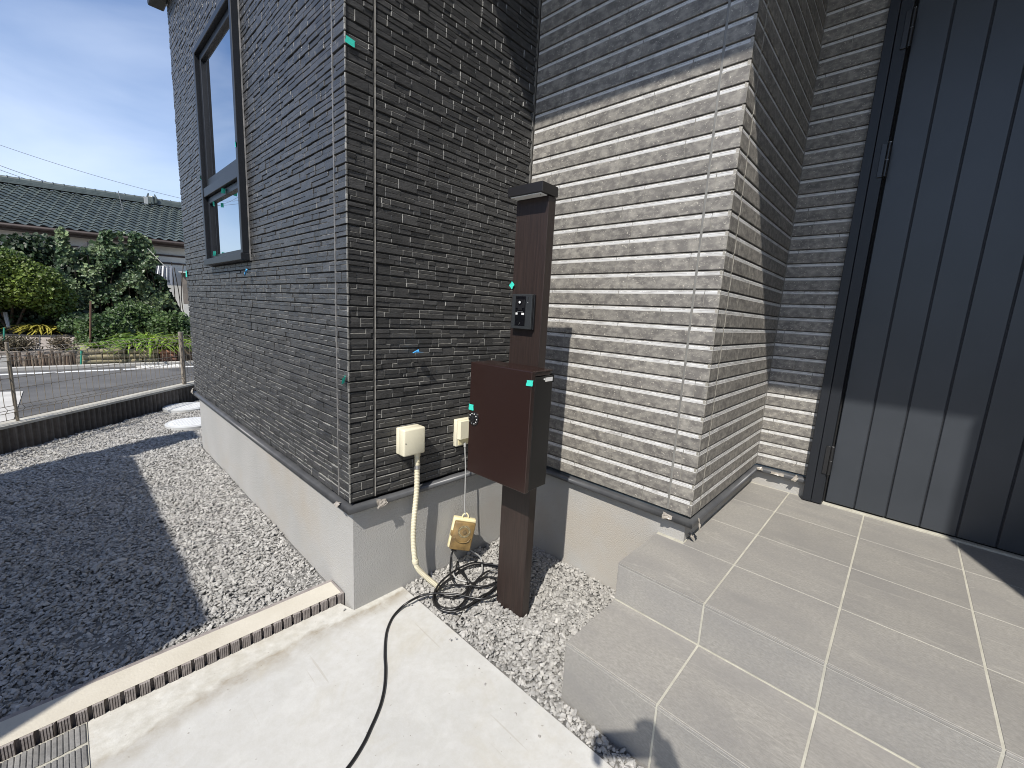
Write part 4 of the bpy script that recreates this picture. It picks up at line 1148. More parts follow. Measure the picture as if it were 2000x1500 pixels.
for z, o_ in ((fz0 + 0.004, 0), (fz0 + 0.055, 0), (fz0 + 0.08, 0.022), (fz0 + 0.105, 0), (fz0 + 0.23, 0), (fz1 - 0.22, 0), (fz1 - 0.095, 0), (fz1 - 0.06, 0.030), (fz1 - 0.03, 0.030), (fz1 - 0.004, 0)):
    m_ = MB(); a = fpt(0.75, -0.045 + o_, z); b2 = fpt(L_ - 0.3, -0.045 + o_, z); m_.tube([a, b2], 0.0025, 5); m_.build('horizontal_wire', wire_m, fence)
sB = float((np.array([0.245, 4.50]) - FA) @ fd)
for k, sp_ in enumerate((sB - 1.66, sB, sB + 1.66)):
    m_ = MB(); p = FA + fd * sp_ + fn * -0.045; r_ = 0.022 if k else 0.010
    m_.tube([(p[0], p[1], HB + 0.018), (p[0], p[1], 0.775)], r_, 12); o = m_.build('post', fpost_m if k else wire_m, fence, angle=50)
    m_ = MB(); m_.tube([(p[0], p[1], 0.775), (p[0], p[1], 0.783)], r_ * 1.08, 12); m_.build('post_cap', fpost_m, o)

# ------------------------------------------------------------------ garden across the road
g = MB(); g.prism([(-14, 8.30), (14, 8.30), (14, 15.5), (-14, 17.5)], -0.05, 0.22); tag(g.build('garden_bed', bedsoil), kind='structure')
g = MB()
P = [at(10, 655, 'z', 0.232), at(-80, 655, 'z', 0.232), at(-80, 640, 'z', 0.232), at(40, 640, 'z', 0.232), at(190, 646, 'z', 0.232), at(190, 656, 'z', 0.232), at(100, 658, 'z', 0.232)]
g.poly([tuple(p) for p in P]); o = g.build('weed_sheet', darksheet); tag(o, 'black ground sheet on the garden bed behind the dry shrubs', 'ground sheet')
# log edging: short round billets stacked three high, and terracotta ones
def billets(x0, x1, y, rows, r, ln, m, name, label, cat, z0=0.0):
    t = thing(name, ((x0 + x1) / 2, y, z0), label, cat)
    for k in range(rows):
        x = x0 + random.uniform(0, 0.03)
        while x < x1:
            e = min(x + ln * random.uniform(0.85, 1.1), x1); q = MB()
            rr = r * random.uniform(0.9, 1.06); z = z0 + r + k * r * 1.85
            q.tube([(x, y + random.uniform(-.01, .01), z), (x + 0.006, y, z), (e - 0.012, y + random.uniform(-.01, .01), z), (e - 0.006, y, z)], [rr * 0.92, rr, rr, rr * 0.92], 10, t=random.random())
            q.build('billet', m, t, angle=50); x = e + 0.004
    return t
billets(-0.50, 0.02, 8.16, 3, 0.046, 0.24, log_y, 'log_edging', 'pale round logs stacked three high along the road, left half of the stack', 'log edging')
billets(0.03, 0.45, 8.17, 3, 0.044, 0.20, log_y, 'log_edging', 'greenish round logs stacked three high beside the terracotta pipes', 'log edging')
billets(0.46, 0.70, 8.16, 3, 0.040, 0.22, log_r, 'pipe_edging', 'short terracotta pipes stacked three high under the yellow-green plants', 'pipe edging')
billets(1.25, 1.7, 8.16, 4, 0.045, 0.22, log_r, 'pipe_edging', 'rust brown pipes stacked at the bed edge by the house corner', 'pipe edging')
t = thing('stake_edging', (-1.4, 8.15, 0), 'row of weathered brown wooden stakes edging the garden bed on the left', 'edging')
x = -2.6
while x < -0.56:
    q = MB(); h_ = random.uniform(0.16, 0.25); q.tube([(x, 8.15 + random.uniform(-.015, .015), -0.02), (x + random.uniform(-.006, .006), 8.15, h_)], random.uniform(0.013, 0.022), 7, t=random.random()); q.build('stake', stake, t)
    x += random.uniform(0.03, 0.045)
q = MB(); q.box(-2.5, -1.5, 8.10, 8.125, 0.13, 0.18, b=0.004, t=0.7); q.build('rail', stake, t)
t = thing('edging_board', (0.95, 8.2, 0), 'dark weathered boards edging the bed under the right-hand plants', 'edging')
q = MB(); q.box(0.74, 1.23, 8.16, 8.20, 0, 0.12, b=0.005, t=0.1); q.build('board', stake, t); q = MB(); q.box(0.72, 1.22, 8.165, 8.205, 0.125, 0.23, b=0.005, t=0.4); q.build('board', stake, t)
p = at(0, 705, 'y', 8.1); q = MB(); q.box(-1.55, -1.24, 8.06, 8.1, 0.0, 0.19, b=0.01); tag(q.build('concrete_block', pale_c), 'pale concrete block at the left end of the bed edge', 'block')
p = at(45, 637, 'z', 0.25); q = MB(); q.box(p[0] - 0.25, p[0] + 0.2, p[1] - 0.1, p[1] + 0.15, 0.2, 0.33, b=0.02); tag(q.build('styrofoam_box', white_m), 'white box lying beside the black ground sheet', 'box')

# stakes and poles
def pole(px, py0, py1, y, r, m, label):
    a, b2 = at(px, py1, 'y', y), at(px + 1, py0, 'y', y); q = MB(); q.tube([tuple(a), tuple(b2)], r, 7); o = q.build('garden_stake', m); return tag(o, label, 'stake')
gpole = mat('green_stake', (0.03, 0.22, 0.15), rough=0.5)
pole(7, 640, 708, 8.5, 0.011, gpole, 'green plastic garden stake at the left end of the bed')
pole(152, 646, 665, 9.5, 0.012, gpole, 'short green stake beside the gravelly patch of the bed')
pole(158, 684, 716, 8.1, 0.013, gpole, 'green stake in front of the stacked pale logs')
pole(176, 588, 680, 9.3, 0.014, mat('rusty_pole', (0.13, 0.07, 0.045), rough=0.8), 'rusty brown pole standing in the garden bed')
pole(77, 655, 700, 8.4, 0.008, mat('thin_grey_pole', (0.1, 0.1, 0.1), rough=0.6), 'thin dark stake between the two dry shrubs')
q = MB()
for k in range(2):
    a, b2 = at(8 + 4 * k, 610, 'y', 12), at(16 + 2 * k, 640, 'y', 11.8); q.tube([tuple(a), tuple(b2)], 0.02, 6)
tag(q.build('leaning_poles', mat('grey_pole', (0.3, 0.3, 0.28), rough=0.6)), 'pair of grey poles leaning beside the blue tarpaulin', 'poles')
q = MB(); a = at(-40, 545, 'y', 12.4); b2 = at(9, 645, 'y', 12.4); n = 8
for k in range(n):
    x0_, x1_ = a[0] + (b2[0] - a[0]) * k / n, a[0] + (b2[0] - a[0]) * (k + 1) / n
    ya_, yb_ = 12.4 + 0.06 * math.sin(k * 2.1), 12.4 + 0.06 * math.sin((k + 1) * 2.1)
    q.quad((x0_, ya_, b2[2]), (x1_, yb_, b2[2]), (x1_, yb_, a[2]), (x0_, ya_, a[2])); q.quad((x0_, ya_ + .01, b2[2]), (x0_, ya_ + .01, a[2]), (x1_, yb_ + .01, a[2]), (x1_, yb_ + .01, b2[2]))
tag(q.build('blue_tarpaulin', mat('tarp_blue', (0.02, 0.12, 0.32), (0.03, 0.2, 0.45), 4, 0.5), smooth=True), 'hanging blue tarpaulin at the far left edge of the garden', 'tarpaulin')

# ---- foliage
def leaves(P, size, m, name, parent=None, up=0.35, out=(0, -1, 0), shape='oval', spread=0.8, aspect=0.8):
    n = len(P)
    nrm = rng.normal(0, spread, (n, 3)) + np.array(out) * 0.8 + np.array([-0.3, 0, 0]) + np.array([0, 0, up])
    nrm /= np.linalg.norm(nrm, axis=1)[:, None]
    ax = np.cross(nrm, rng.normal(0, 1, (n, 3))); ax /= np.linalg.norm(ax, axis=1)[:, None]
    bx = np.cross(nrm, ax)
    s = size * rng.lognormal(0, 0.28, n)[:, None]
    a, b = ax * s, bx * s * aspect
    # six-sided leaf folded along its rib
    q = [P - a, P - a * 0.35 + b * 0.9 + nrm * s * 0.2, P + a * 0.45 + b * 0.7 + nrm * s * 0.2, P + a, P + a * 0.45 - b * 0.7 + nrm * s * 0.2, P - a * 0.35 - b * 0.9 + nrm * s * 0.2]
    V = np.stack(q, 1).reshape(-1, 3)
    i0 = (np.arange(n) * 6)[:, None]
    Fc = np.concatenate([i0 + np.array([[0, 1, 2, 3]]), i0 + np.array([[0, 3, 4, 5]])], 0)
    t_ = rng.random(n); tint = np.concatenate([t_, t_])
    return npmesh(name, V, Fc, m, tint, parent)
def ell(c, r, n, shell=0.55):
    d = rng.normal(0, 1, (n, 3)); d /= np.linalg.norm(d, axis=1)[:, None]
    rad = shell + (1 - shell) * rng.random(n)[:, None]
    return np.array(c) + d * rad * np.array(r)
def stems(name, base, tips, r, m, parent):
    q = MB()
    for tpt in tips:
        mid = [(base[k] + tpt[k]) / 2 + random.uniform(-.06, .06) for k in range(3)]
        q.tube(spline([base, mid, tpt], 3), [r, r * .9, r * .75, r * .6, r * .5, r * .4, r * .3], 6)
    return q.build(name, m, parent)
bark = mat('bark', (0.09, 0.065, 0.045), (0.05, 0.04, 0.03), 10, 0.9)
# big bush at left
c = at(40, 560, 'y', 12.0)
t = thing('bush', (c[0], 12.0, 0.22), 'large bright olive-green bush at the left, below the green tiled roof', 'bush')
Pb = np.concatenate([ell((c[0] + dx, 12.0 + dy, dz), (rx_, 0.55, rz_), nn) for dx, dy, dz, rx_, rz_, nn in
    ((-0.55, 0, 1.25, 0.7, 0.62, 6500), (0.15, -0.1, 1.22, 0.55, 0.50, 5200), (-0.25, 0, 1.62, 0.5, 0.34, 3000), (0.42, 0, 0.98, 0.40, 0.42, 2600), (-1.2, 0.1, 1.3, 0.7, 0.65, 2200))])
leaves(Pb, 0.026, leaf_bush, 'foliage', t, up=0.6)
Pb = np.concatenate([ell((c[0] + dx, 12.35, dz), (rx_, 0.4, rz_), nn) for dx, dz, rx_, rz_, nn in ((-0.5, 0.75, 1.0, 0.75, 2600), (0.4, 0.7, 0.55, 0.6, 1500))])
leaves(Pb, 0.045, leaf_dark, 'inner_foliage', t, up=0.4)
stems('stem', (c[0] - 0.2, 12.1, 0.2), [(c[0] + dx, 12.1, 1.5) for dx in (-0.8, -0.4, 0, 0.35)], 0.03, bark, t)
# dark tree behind it
c2 = at(70, 470, 'y', 14.6)
t = thing('evergreen_shrub', (c2[0], 14.6, 0.22), 'dark shaded evergreen shrub under the eaves behind the olive-green bush', 'shrub')
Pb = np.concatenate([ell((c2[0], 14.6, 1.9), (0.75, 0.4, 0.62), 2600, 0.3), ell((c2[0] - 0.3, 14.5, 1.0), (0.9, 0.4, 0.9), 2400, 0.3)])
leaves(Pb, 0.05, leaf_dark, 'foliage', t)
stems('stem', (c2[0], 14.6, 0.2), [(c2[0] + dx, 14.6, 2.0) for dx in (-0.4, 0.1, 0.4)], 0.03, bark, t)
# climbing vine on its netting: columns of heart-shaped leaves
vt = thing('climbing_vine', (0.5, 13.2, 0.22), 'tall climbing vine with pale heart-shaped leaves covering the middle of the garden', 'vine')
def vine_patch(polys, n, y, dy, m, size, nm, parent=vt, up=0.25, gaps=True):
    Ps = []
    for pts, w_ in polys:
        W = [at(px, py, 'y', y) for px, py in pts]; poly = [(p[0], p[2]) for p in W]
        A = np.array(poly); mn, mx_ = A.min(0), A.max(0)
        area_ = 0.5 * abs(sum(poly[k][0] * poly[(k + 1) % len(poly)][1] - poly[(k + 1) % len(poly)][0] * poly[k][1] for k in range(len(poly))))
        q = rng.uniform(mn, mx_, (int(n * w_ * np.prod(mx_ - mn)), 2)); q = q[in_poly(q, poly)]
        # clumps and gaps
        cl = np.sin(q[:, 0] * 9 + 2 * np.sin(q[:, 1] * 5)) + np.sin(q[:, 1] * 11 + 3 * np.cos(q[:, 0] * 4.3)) + rng.normal(0, 0.7, len(q))
        q = q[cl > (-0.15 if gaps else -9)]
        dep = y - dy * 0.5 * (np.sin(q[:, 0] * 7.1) * np.cos(q[:, 1] * 6.3)) + rng.normal(0, dy * 0.35, len(q))
        Ps.append(np.stack([q[:, 0], dep, q[:, 1]], 1))
    return leaves(np.concatenate(Ps), size, m, nm, parent, up=up, aspect=0.95, spread=0.45)
main = [(112, 500), (150, 490), (185, 478), (205, 480), (250, 482), (300, 492), (312, 520), (322, 560), (345, 600), (368, 632), (368, 660), (120, 660), (105, 600)]
vine_patch([(main, 1.0)], 2100, 13.2, 0.36, leaf_vine, 0.032, 'foliage')
for shoot in ([([(109, 448), (120, 443), (132, 455), (136, 480), (150, 500), (120, 520), (112, 490)], 1.3), ([(188, 478), (196, 452), (214, 450), (226, 456), (215, 475), (222, 500), (190, 505)], 1.3),
            ([(250, 458), (262, 452), (285, 462), (298, 478), (300, 500), (252, 500)], 1.3), ([(226, 452), (250, 456), (248, 462), (226, 459)], 0.7), ([(232, 462), (238, 462), (240, 480), (236, 482)], 0.8)]):
    vine_patch([shoot], 2300, 13.15, 0.10, leaf_vine, 0.033, 'climbing_shoot', gaps=False)
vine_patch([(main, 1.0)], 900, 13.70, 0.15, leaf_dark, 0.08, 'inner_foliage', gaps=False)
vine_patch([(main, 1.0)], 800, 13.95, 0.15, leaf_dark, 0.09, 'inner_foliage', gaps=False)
q = MB()
for k in range(16):
    x = -0.3 + 0.16 * k + random.uniform(-.03, .03); q.tube(spline([(x, 13.4, 0.2), (x + random.uniform(-.1, .1), 13.35, 1.1), (x + random.uniform(-.1, .1), 13.3, random.uniform(1.7, 2.1))], 4), 0.011, 5)
q.build('stem', bark, vt)
# low leafy shrubs in the bed
for nm, lb, px, py, y, rx_, rz_, nn in (
    ('garden_shrub', 'mid-green leafy shrub in the bed just right of the rusty pole', 205, 648, 9.6, 0.42, 0.34, 2600),
    ('garden_shrub', 'mid-green leafy plant behind the yellow-green strap leaves', 262, 625, 10.6, 0.5, 0.40, 3000),
    ('garden_shrub', 'leafy green shrub at the right end of the bed by the house corner', 338, 640, 9.8, 0.42, 0.36, 2400),
    ('garden_shrub', 'small leafy plant below the vine, left of the rusty pole', 150, 630, 11.6, 0.30, 0.22, 900)):
    c = at(px, py, 'y', y); t = thing(nm, (c[0], y, 0.22), lb, 'shrub', 'green shrubs in the garden bed')
    P = np.concatenate([ell((c[0], y, c[2]), (rx_, 0.35, rz_), nn, 0.4), ell((c[0] + rx_ * .5, y - .1, c[2] - rz_ * .4), (rx_ * .6, 0.3, rz_ * .6), nn // 3, 0.4), ell((c[0] - rx_ * .5, y - .1, c[2] - rz_ * .5), (rx_ * .5, 0.3, rz_ * .5), nn // 3, 0.4)])
    P = P[P[:, 2] > 0.2]
    leaves(P, 0.026, leaf_low, 'foliage', t, up=0.5)
    stems('stem', (c[0], y, 0.2), [(c[0] + dx, y, c[2] + 0.1) for dx in (-0.2, 0, 0.2)], 0.012, bark, t)
def strap(x, y, z, n, ln, m, label, grp):
    t = thing('strap_leaf_plant', (x, y, z), label, 'plant', grp); q = MB()
    for k in range(n):
        a = random.uniform(0, 2 * math.pi); el = random.uniform(0.7, 1.4); L = ln * random.uniform(0.6, 1.1); w_ = random.uniform(0.014, 0.022)
        d = (math.cos(a), math.sin(a)); pv_ = None; N = 5; tt = random.random()
        bx, by = x + random.gauss(0, 0.05), y + random.gauss(0, 0.05)
        for j in range(N + 1):
            u = j / N; hr = L * (math.cos(el) * u + 0.55 * u * u); hz = L * (math.sin(el) * u - 0.75 * u * u)
            cpt = (bx + d[0] * hr, by + d[1] * hr, z + hz * 1.05); ww = w_ * math.sin(math.pi * min(0.97, 0.18 + 0.8 * u)) 
            l_, r2 = (cpt[0] - d[1] * ww, cpt[1] + d[0] * ww, cpt[2] + ww * 0.3), (cpt[0] + d[1] * ww, cpt[1] - d[0] * ww, cpt[2] + ww * 0.3)
            if pv_: q.quad(pv_[0], pv_[1], r2, l_, t=tt)
            pv_ = (l_, r2)
    q.build('leaf_tuft', m, t); return t
GS = 'yellow-green strap-leaved plants along the bed edge'
for px, py, y, n, ln, lb in ((262, 690, 8.42, 110, 0.50, 'yellow-green strap-leaved plant drooping over the terracotta pipes, left of the others'), (300, 686, 8.42, 150, 0.62, 'largest yellow-green strap-leaved plant, drooping over the bed edge left of the fence post'),
                             (343, 690, 8.42, 120, 0.55, 'yellow-green strap-leaved plant right of the fence post by the house corner'), (192, 690, 8.40, 50, 0.42, 'thin yellow-green plant above the pale logs'), (285, 668, 8.9, 110, 0.70, 'upright yellow-green plant behind the largest drooping one')):
    c = at(px, py, 'y', y); strap(c[0], y, max(0.22, 0.22), n, ln, leaf_yel, lb, GS)
for px, y, lb in ((75, 12.0, 'yellowed strap-leaved plant behind the black sheet, left clump'), (92, 12.0, 'yellowed strap-leaved plant behind the black sheet, middle clump'), (125, 12.1, 'yellowed strap-leaved plant behind the black sheet, right clump')):
    c = at(px, 640, 'y', y); strap(c[0], y, 0.24, 80, 0.60, leaf_yel2, lb, 'yellowed plants behind the black sheet')
for px, y, rx_, nn, lb in ((12, 8.5, 0.22, 800, 'dry brown shrub at the left end of the bed'), (45, 8.5, 0.24, 900, 'dry brown shrub left of the gravelly patch'), (122, 8.45, 0.2, 700, 'dry greenish-brown shrub right of the gravelly patch')):
    c = at(px, 680, 'y', y); t = thing('dry_shrub', (c[0], y, 0.22), lb, 'shrub', 'dry shrubs at the bed edge')
    P = ell((c[0], y, 0.32), (rx_, 0.2, 0.15), nn, 0.2); P = P[P[:, 2] > 0.2]; leaves(P, 0.016, leaf_dry, 'foliage', t, up=0.5, aspect=0.5)
    q = MB()
    for k in range(40):
        a = random.uniform(0, 6.28); q.tube([(c[0], y, 0.2), (c[0] + math.cos(a) * rx_ * random.random(), y + 0.15 * math.sin(a), 0.2 + random.uniform(.1, .26))], 0.003, 4)
    q.build('twigs', bark, t)

# ------------------------------------------------------------------ neighbour's house with green pantiles
ZE, ZR = 3.05, 4.62
eL, eR = at(0, 432, 'z', ZE), at(360, 472, 'z', ZE)
hd = (eR - eL)[:2]; hd /= np.linalg.norm(hd); hn = np.array([-hd[1], hd[0]])        # hn points away from us
rL = at(0, 356, 'z', ZR)
run = float((rL[:2] - eL[:2]) @ hn)
nh = thing('neighbour_house', (float(eL[0]), float(eL[1]), 0), 'old single-storey house with a dark green pantile roof behind the garden', 'house')
def hp(s, o_, z): p = eL[:2] + hd * s + hn * o_; return (float(p[0]), float(p[1]), float(z))
slope = (ZR - ZE) / run
rise = ZR - ZE
HL = -1.30      # left gable end
q = MB()       # roof deck
q.quad(hp(HL, 0, ZE - 0.03), hp(12, 0, ZE - 0.03), hp(12, run, ZR - 0.03), hp(HL, run, ZR - 0.03))
q.quad(hp(HL, 2 * run, ZE - 0.03), hp(HL, run, ZR - 0.03), hp(12, run, ZR - 0.03), hp(12, 2 * run, ZE - 0.03))
roof2 = q.build('roof', tile_g, nh)
tw = 0.272
slen = math.hypot(run, rise); nr = 14; th_ = slen / nr
# pantile unit: s-curve across, built once in its own frame (x along eave, y up slope, z normal)
U = MB(); nx = 10; V = []
zf = lambda u: 0.027 * math.sin(2 * math.pi * (u - 0.05)) + (0.016 * math.exp(-((u - 0.16) / 0.10) ** 2))
for j, (y_, dz) in enumerate(((0.0, -0.030), (0.0, 0.022), (0.02, 0.028), (th_ * 1.06, -0.012))):
    for k in range(nx + 1):
        u = k / nx; V.append((u * tw * 1.03, y_, zf(u) + dz))
Fs = [(j * (nx + 1) + k, j * (nx + 1) + k + 1, (j + 1) * (nx + 1) + k + 1, (j + 1) * (nx + 1) + k) for j in range(3) for k in range(nx)]
tile_edge_shade = mat('tile_lower_edge_shade', (0.010, 0.013, 0.012), rough=0.7)  # near-black riser faces put the shade under each tile step into colour
def tile_mesh(t_):
    U = MB(); U.add(V, Fs, t=t_); U.m = [1] * nx + [0] * (2 * nx); me_o = U.build('roof_tile', [tile_g, tile_edge_shade], roof2, angle=35); return me_o
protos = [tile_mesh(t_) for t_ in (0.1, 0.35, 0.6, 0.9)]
ex = Vector((hd[0], hd[1], 0)); ey = Vector((hn[0] * run, hn[1] * run, rise)).normalized(); ez = ex.cross(ey)
R3 = Matrix((ex, ey, ez)).transposed().to_4x4()
cells = []
for r in range(nr):
    for c_ in range(-5, 34):
        w0 = Vector(hp(c_ * tw, 0, ZE)) + ey * (r * th_ - 0.03) + ez * 0.0
        pc = proj(w0 + ex * tw / 2 + ey * th_ / 2); vis = (-20 < pc[0] < 372)
        cells.append((0 if vis else 1, pc[0], w0))
cells.sort(key=lambda c_: (c_[0], abs(c_[1] - 190)))
used = 0; rest = MB()
import itertools
Mw_inv = None
for k, (nv, _, w0) in enumerate(cells):
    if k < 300:
        pi_ = random.randrange(4)
        if k < 4: o = protos[k]
        else: o = protos[pi_].copy(); col.objects.link(o); o.parent = roof2
        o.matrix_parent_inverse = Matrix.Identity(4)
        o.matrix_local = Matrix.Translation(w0) @ R3
    else:
        M4 = Matrix.Translation(w0) @ R3
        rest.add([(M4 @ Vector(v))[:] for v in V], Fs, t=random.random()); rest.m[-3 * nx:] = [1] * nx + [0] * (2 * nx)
tag(rest.build('tiles_beyond', [tile_g, tile_edge_shade], roof2), kind='stuff')
q = MB()
for k in range(-5, 44):      # ridge: layered caps
    s0_ = k * 0.27
    q.tube([hp(s0_, run, ZR + 0.17), hp(s0_ + 0.265, run, ZR + 0.17)], 0.075, 10, t=random.random())
    q.tube([hp(s0_ - 0.012, run, ZR + 0.17), hp(s0_ + 0.02, run, ZR + 0.17)], 0.092, 10, t=random.random())
q2 = MB()
for hh, ww in ((0.00, 0.17), (0.045, 0.15), (0.09, 0.13), (0.13, 0.115)):
    a = [hp(HL, run - ww, ZR + hh), hp(12, run - ww, ZR + hh), hp(12, run + ww, ZR + hh), hp(HL, run + ww, ZR + hh)]
    b2 = [(p[0], p[1], p[2] + 0.038) for p in a]
    q2.poly(b2); q2.quad(a[0], a[1], b2[1], b2[0]); q2.quad(a[2], a[3], b2[3], b2[2]); q2.quad(a[0], a[3], b2[3], b2[0]); q2.quad(a[1], a[2], b2[2], b2[1])
q.build('ridge_cap', tile_g, roof2, angle=40); q2.build('ridge_course', tile_g, roof2)
q = MB()
for k in range(-5, 34):
    p = Vector(hp((k + 0.55) * tw, 0, ZE)) + ey * (nr * th_ - 0.02) + ez * 0.02
    q.add([tuple(p - ex * 0.11), tuple(p + ex * 0.11), tuple(p + ex * 0.11 + ez * 0.05 + ey * .05), tuple(p - ex * 0.11 + ez * 0.05 + ey * .05)], [(0, 1, 2, 3)])
q.build('ridge_mortar', mortar, roof2)
# end ornament on the ridge
p = at(307, 398, 'z', ZR + 0.3); s_o = float((p[:2] - eL[:2]) @ hd)
q = MB(); q.box(-0.08, 0.08, -0.09, 0.09, -0.05, 0.26, b=0.03); q.tube([(0, -0.13, 0.02), (0, -0.15, 0.18), (0, -0.10, 0.33)], [0.05, 0.045, 0.02], 8); q.tube([(0, 0.13, 0.02), (0, 0.15, 0.18), (0, 0.10, 0.36)], [0.05, 0.045, 0.02], 8)
o = q.build('ridge_ornament', tile_g, roof2); o.matrix_local = Matrix.Translation(hp(s_o, run - 0.15, ZR + 0.02)) @ Matrix.Rotation(math.atan2(hd[1], hd[0]) + 1.2, 4, 'Z')
q = MB(); q.box(-0.06, 0.06, -0.02, 0.0, 0.0, 0.26, b=0.005, M=Matrix.Translation(hp(s_o - 0.16, run - 0.32, ZR - 0.06))); q.build('mortar_patch', mortar, roof2)
# gutter, fascia and wall
q = MB(); q.tube([hp(HL, -0.05, ZE - 0.09), hp(12, -0.05, ZE - 0.09)], 0.06, 10); q.build('gutter', wood_d, nh, angle=40)
q = MB()
def hbox(g, s0, s1, o0, o1, z0, z1, m=0):
    pts = [hp(s0, o0, 0)[:2], hp(s1, o0, 0)[:2], hp(s1, o1, 0)[:2], hp(s0, o1, 0)[:2]]; g.prism(pts, z0, z1, m)
hbox(q, HL + 0.2, 12, 0.02, 0.06, ZE - 0.17, ZE - 0.02); hbox(q, HL + 0.2, 12, 0.06, 0.62, ZE - 0.19, ZE - 0.14); q.build('fascia', wood_d, nh)
q = MB(); hbox(q, HL + 0.2, 12, 0.62, 0.8, 0.0, ZE + 0.2); hbox(q, HL + 0.2, 12, 2 * run - 0.8, 2 * run - 0.62, 0, ZE + 0.2); pts = [hp(HL + 0.3, 0.62, ZE - 0.05), hp(HL + 0.3, run, ZR - 0.08), hp(HL + 0.3, 2 * run - 0.62, ZE - 0.05), hp(HL + 0.3, 2 * run - 0.62, 0), hp(HL + 0.3, 0.62, 0)]
q.poly(pts); q.build('wall', plaster, nh)
q = MB()
for z in (ZE - 0.52, ZE - 0.78): hbox(q, HL + 0.2, 12, 0.585, 0.618, z, z + 0.06)
for s_ in range(-1, 7): hbox(q, s_ * 1.82 + 0.9, s_ * 1.82 + 1.02, 0.58, 0.6175, 0, ZE - 0.19)
q.build('timber', wood_d, nh)
pA = at(335, 520, 'y', 13.9); pB = at(375, 575, 'y', 13.9)
q = MB(); hbox(q, float((pA[:2] - eL[:2]) @ hd), float((pA[:2] - eL[:2]) @ hd) + 2.6, -0.35, 0.6, 0.9, 1.95); q.build('lean_to', mat('lean_to_board', (0.13, 0.115, 0.10), (0.17, 0.15, 0.13), 6, 0.8), nh)
q = MB(); hbox(q, float((pA[:2] - eL[:2]) @ hd) - 0.05, float((pA[:2] - eL[:2]) @ hd) + 2.7, -0.75, 0.62, 1.955, 1.99); q.build('lean_to_roof', mat('corrugated_sheet', (0.45, 0.46, 0.44), (0.6, 0.6, 0.58), 8, 0.6), nh)
q = MB(); hbox(q, float((pA[:2] - eL[:2]) @ hd) - 0.0, float((pA[:2] - eL[:2]) @ hd) + 2.6, -0.36, 0.6, 0.0, 0.895); q.build('lean_to_base', plaster, nh)
# aerial stub
p = at(238, 388, 'y', 20); q = MB(); q.tube([(p[0], p[1], p[2] - 0.4), (p[0] - 0.08, p[1], p[2] + 0.25)], 0.012, 5); q.build('aerial', mat('aerial_grey', (0.2, 0.2, 0.2), rough=0.5), roof2)

# striped cloth on a line
q = MB(); y = 12.6; n = 14; prev = None
clm = [mat('cloth_white', (0.62, 0.62, 0.62), rough=0.9), mat('cloth_grey', (0.16, 0.17, 0.19), rough=0.9)]
for k in range(n + 1):
    u = k / n; top = at(306 + 31 * u, 519, 'y', y); bot = at(303 + 34 * u, 534 + 25 * u ** 1.6, 'y', y); dy = 0.03 * math.sin(k * 1.9)
    a, b2 = (top[0], y + dy, top[2]), (bot[0], y + dy * 2, bot[2])
    if prev:
        q.quad(prev[1], b2, a, prev[0], m=(k // 1) % 2 if k < 9 else (0 if k % 3 else 1)); q.quad(*[(p_[0], p_[1] + 0.006, p_[2]) for p_ in (prev[0], a, b2, prev[1])], m=0)
    prev = (a, b2)
tag(q.build('hanging_cloth', clm, smooth=True), 'grey and white striped cloth hanging by the vine near the house corner', 'cloth')
q = MB(); a, b2 = at(288, 485, 'y', 12.6), at(322, 520, 'y', 12.6); q.tube([tuple(a), tuple(b2)], 0.010, 5); tag(q.build('cloth_rope', mat('pale_rope', (0.5, 0.47, 0.4), rough=0.8)), 'pale rope holding up the striped cloth', 'rope')
# dark umbrella in the vine
c = at(169, 482, 'y', 13.9); q = MB(); rim = []
for k in range(9):
    a = 2 * math.pi * k / 8; rim.append((c[0] + 0.22 * math.cos(a), 13.9 + 0.2 * math.sin(a), c[2] - 0.1))
for k in range(8): q.poly([(c[0] + 0.02, 13.9, c[2] + 0.13), rim[k], rim[k + 1]])
t = thing('umbrella', (c[0], 13.9, c[2] - 0.2), 'small dark umbrella-like cover poking out between the vine shoots', 'umbrella'); q.build('canopy', mat('umbrella_black', (0.02, 0.02, 0.022), rough=0.8), t)
q = MB(); q.tube([(c[0] + 0.02, 13.9, 0.2), (c[0] + 0.02, 13.9, c[2] + 0.14)], 0.012, 6); q.build('shaft', bark, t)

# ------------------------------------------------------------------ overhead wires, far behind the roof
wm = mat('wire_black', (0.05, 0.055, 0.07), rough=0.6)
for (x0_, y0_), (x1_, y1_), sag, r_, lb in (((-60, 262), (420, 402), 0.25, 0.010, 'single thin overhead wire highest in the sky above the tiled roof'), ((-60, 300), (190, 385), 0.1, 0.013, 'overhead wire second from the top, dipping behind the tiled roof'),
                                   ((-60, 309), (170, 385), 0.1, 0.013, 'overhead wire just below the second one, dipping behind the roof'), ((-60, 322), (120, 385), 0.1, 0.013, 'lowest overhead wire, only just above the roof ridge at the left')):
    a, b2 = at(x0_, y0_, 'y', 34), at(x1_, y1_, 'y', 30); pts = []
    a0_ = a + (a - b2) * 3.2 + np.array([0, 0, 0.0])       # the span goes on past the left of the picture
    for k in range(8): u = k / 8; p = a0_ * (1 - u) + a * u; pts.append((p[0], p[1], p[2] - 1.2 * 4 * u * (1 - u)))
    for k in range(17):
        u = k / 16; p = a * (1 - u) + b2 * u; pts.append((p[0], p[1], p[2] - sag * 4 * u * (1 - u)))
    q = MB(); q.tube(pts, r_, 5); tag(q.build('overhead_wire', wm), lb, 'wire', 'overhead wires in the sky')

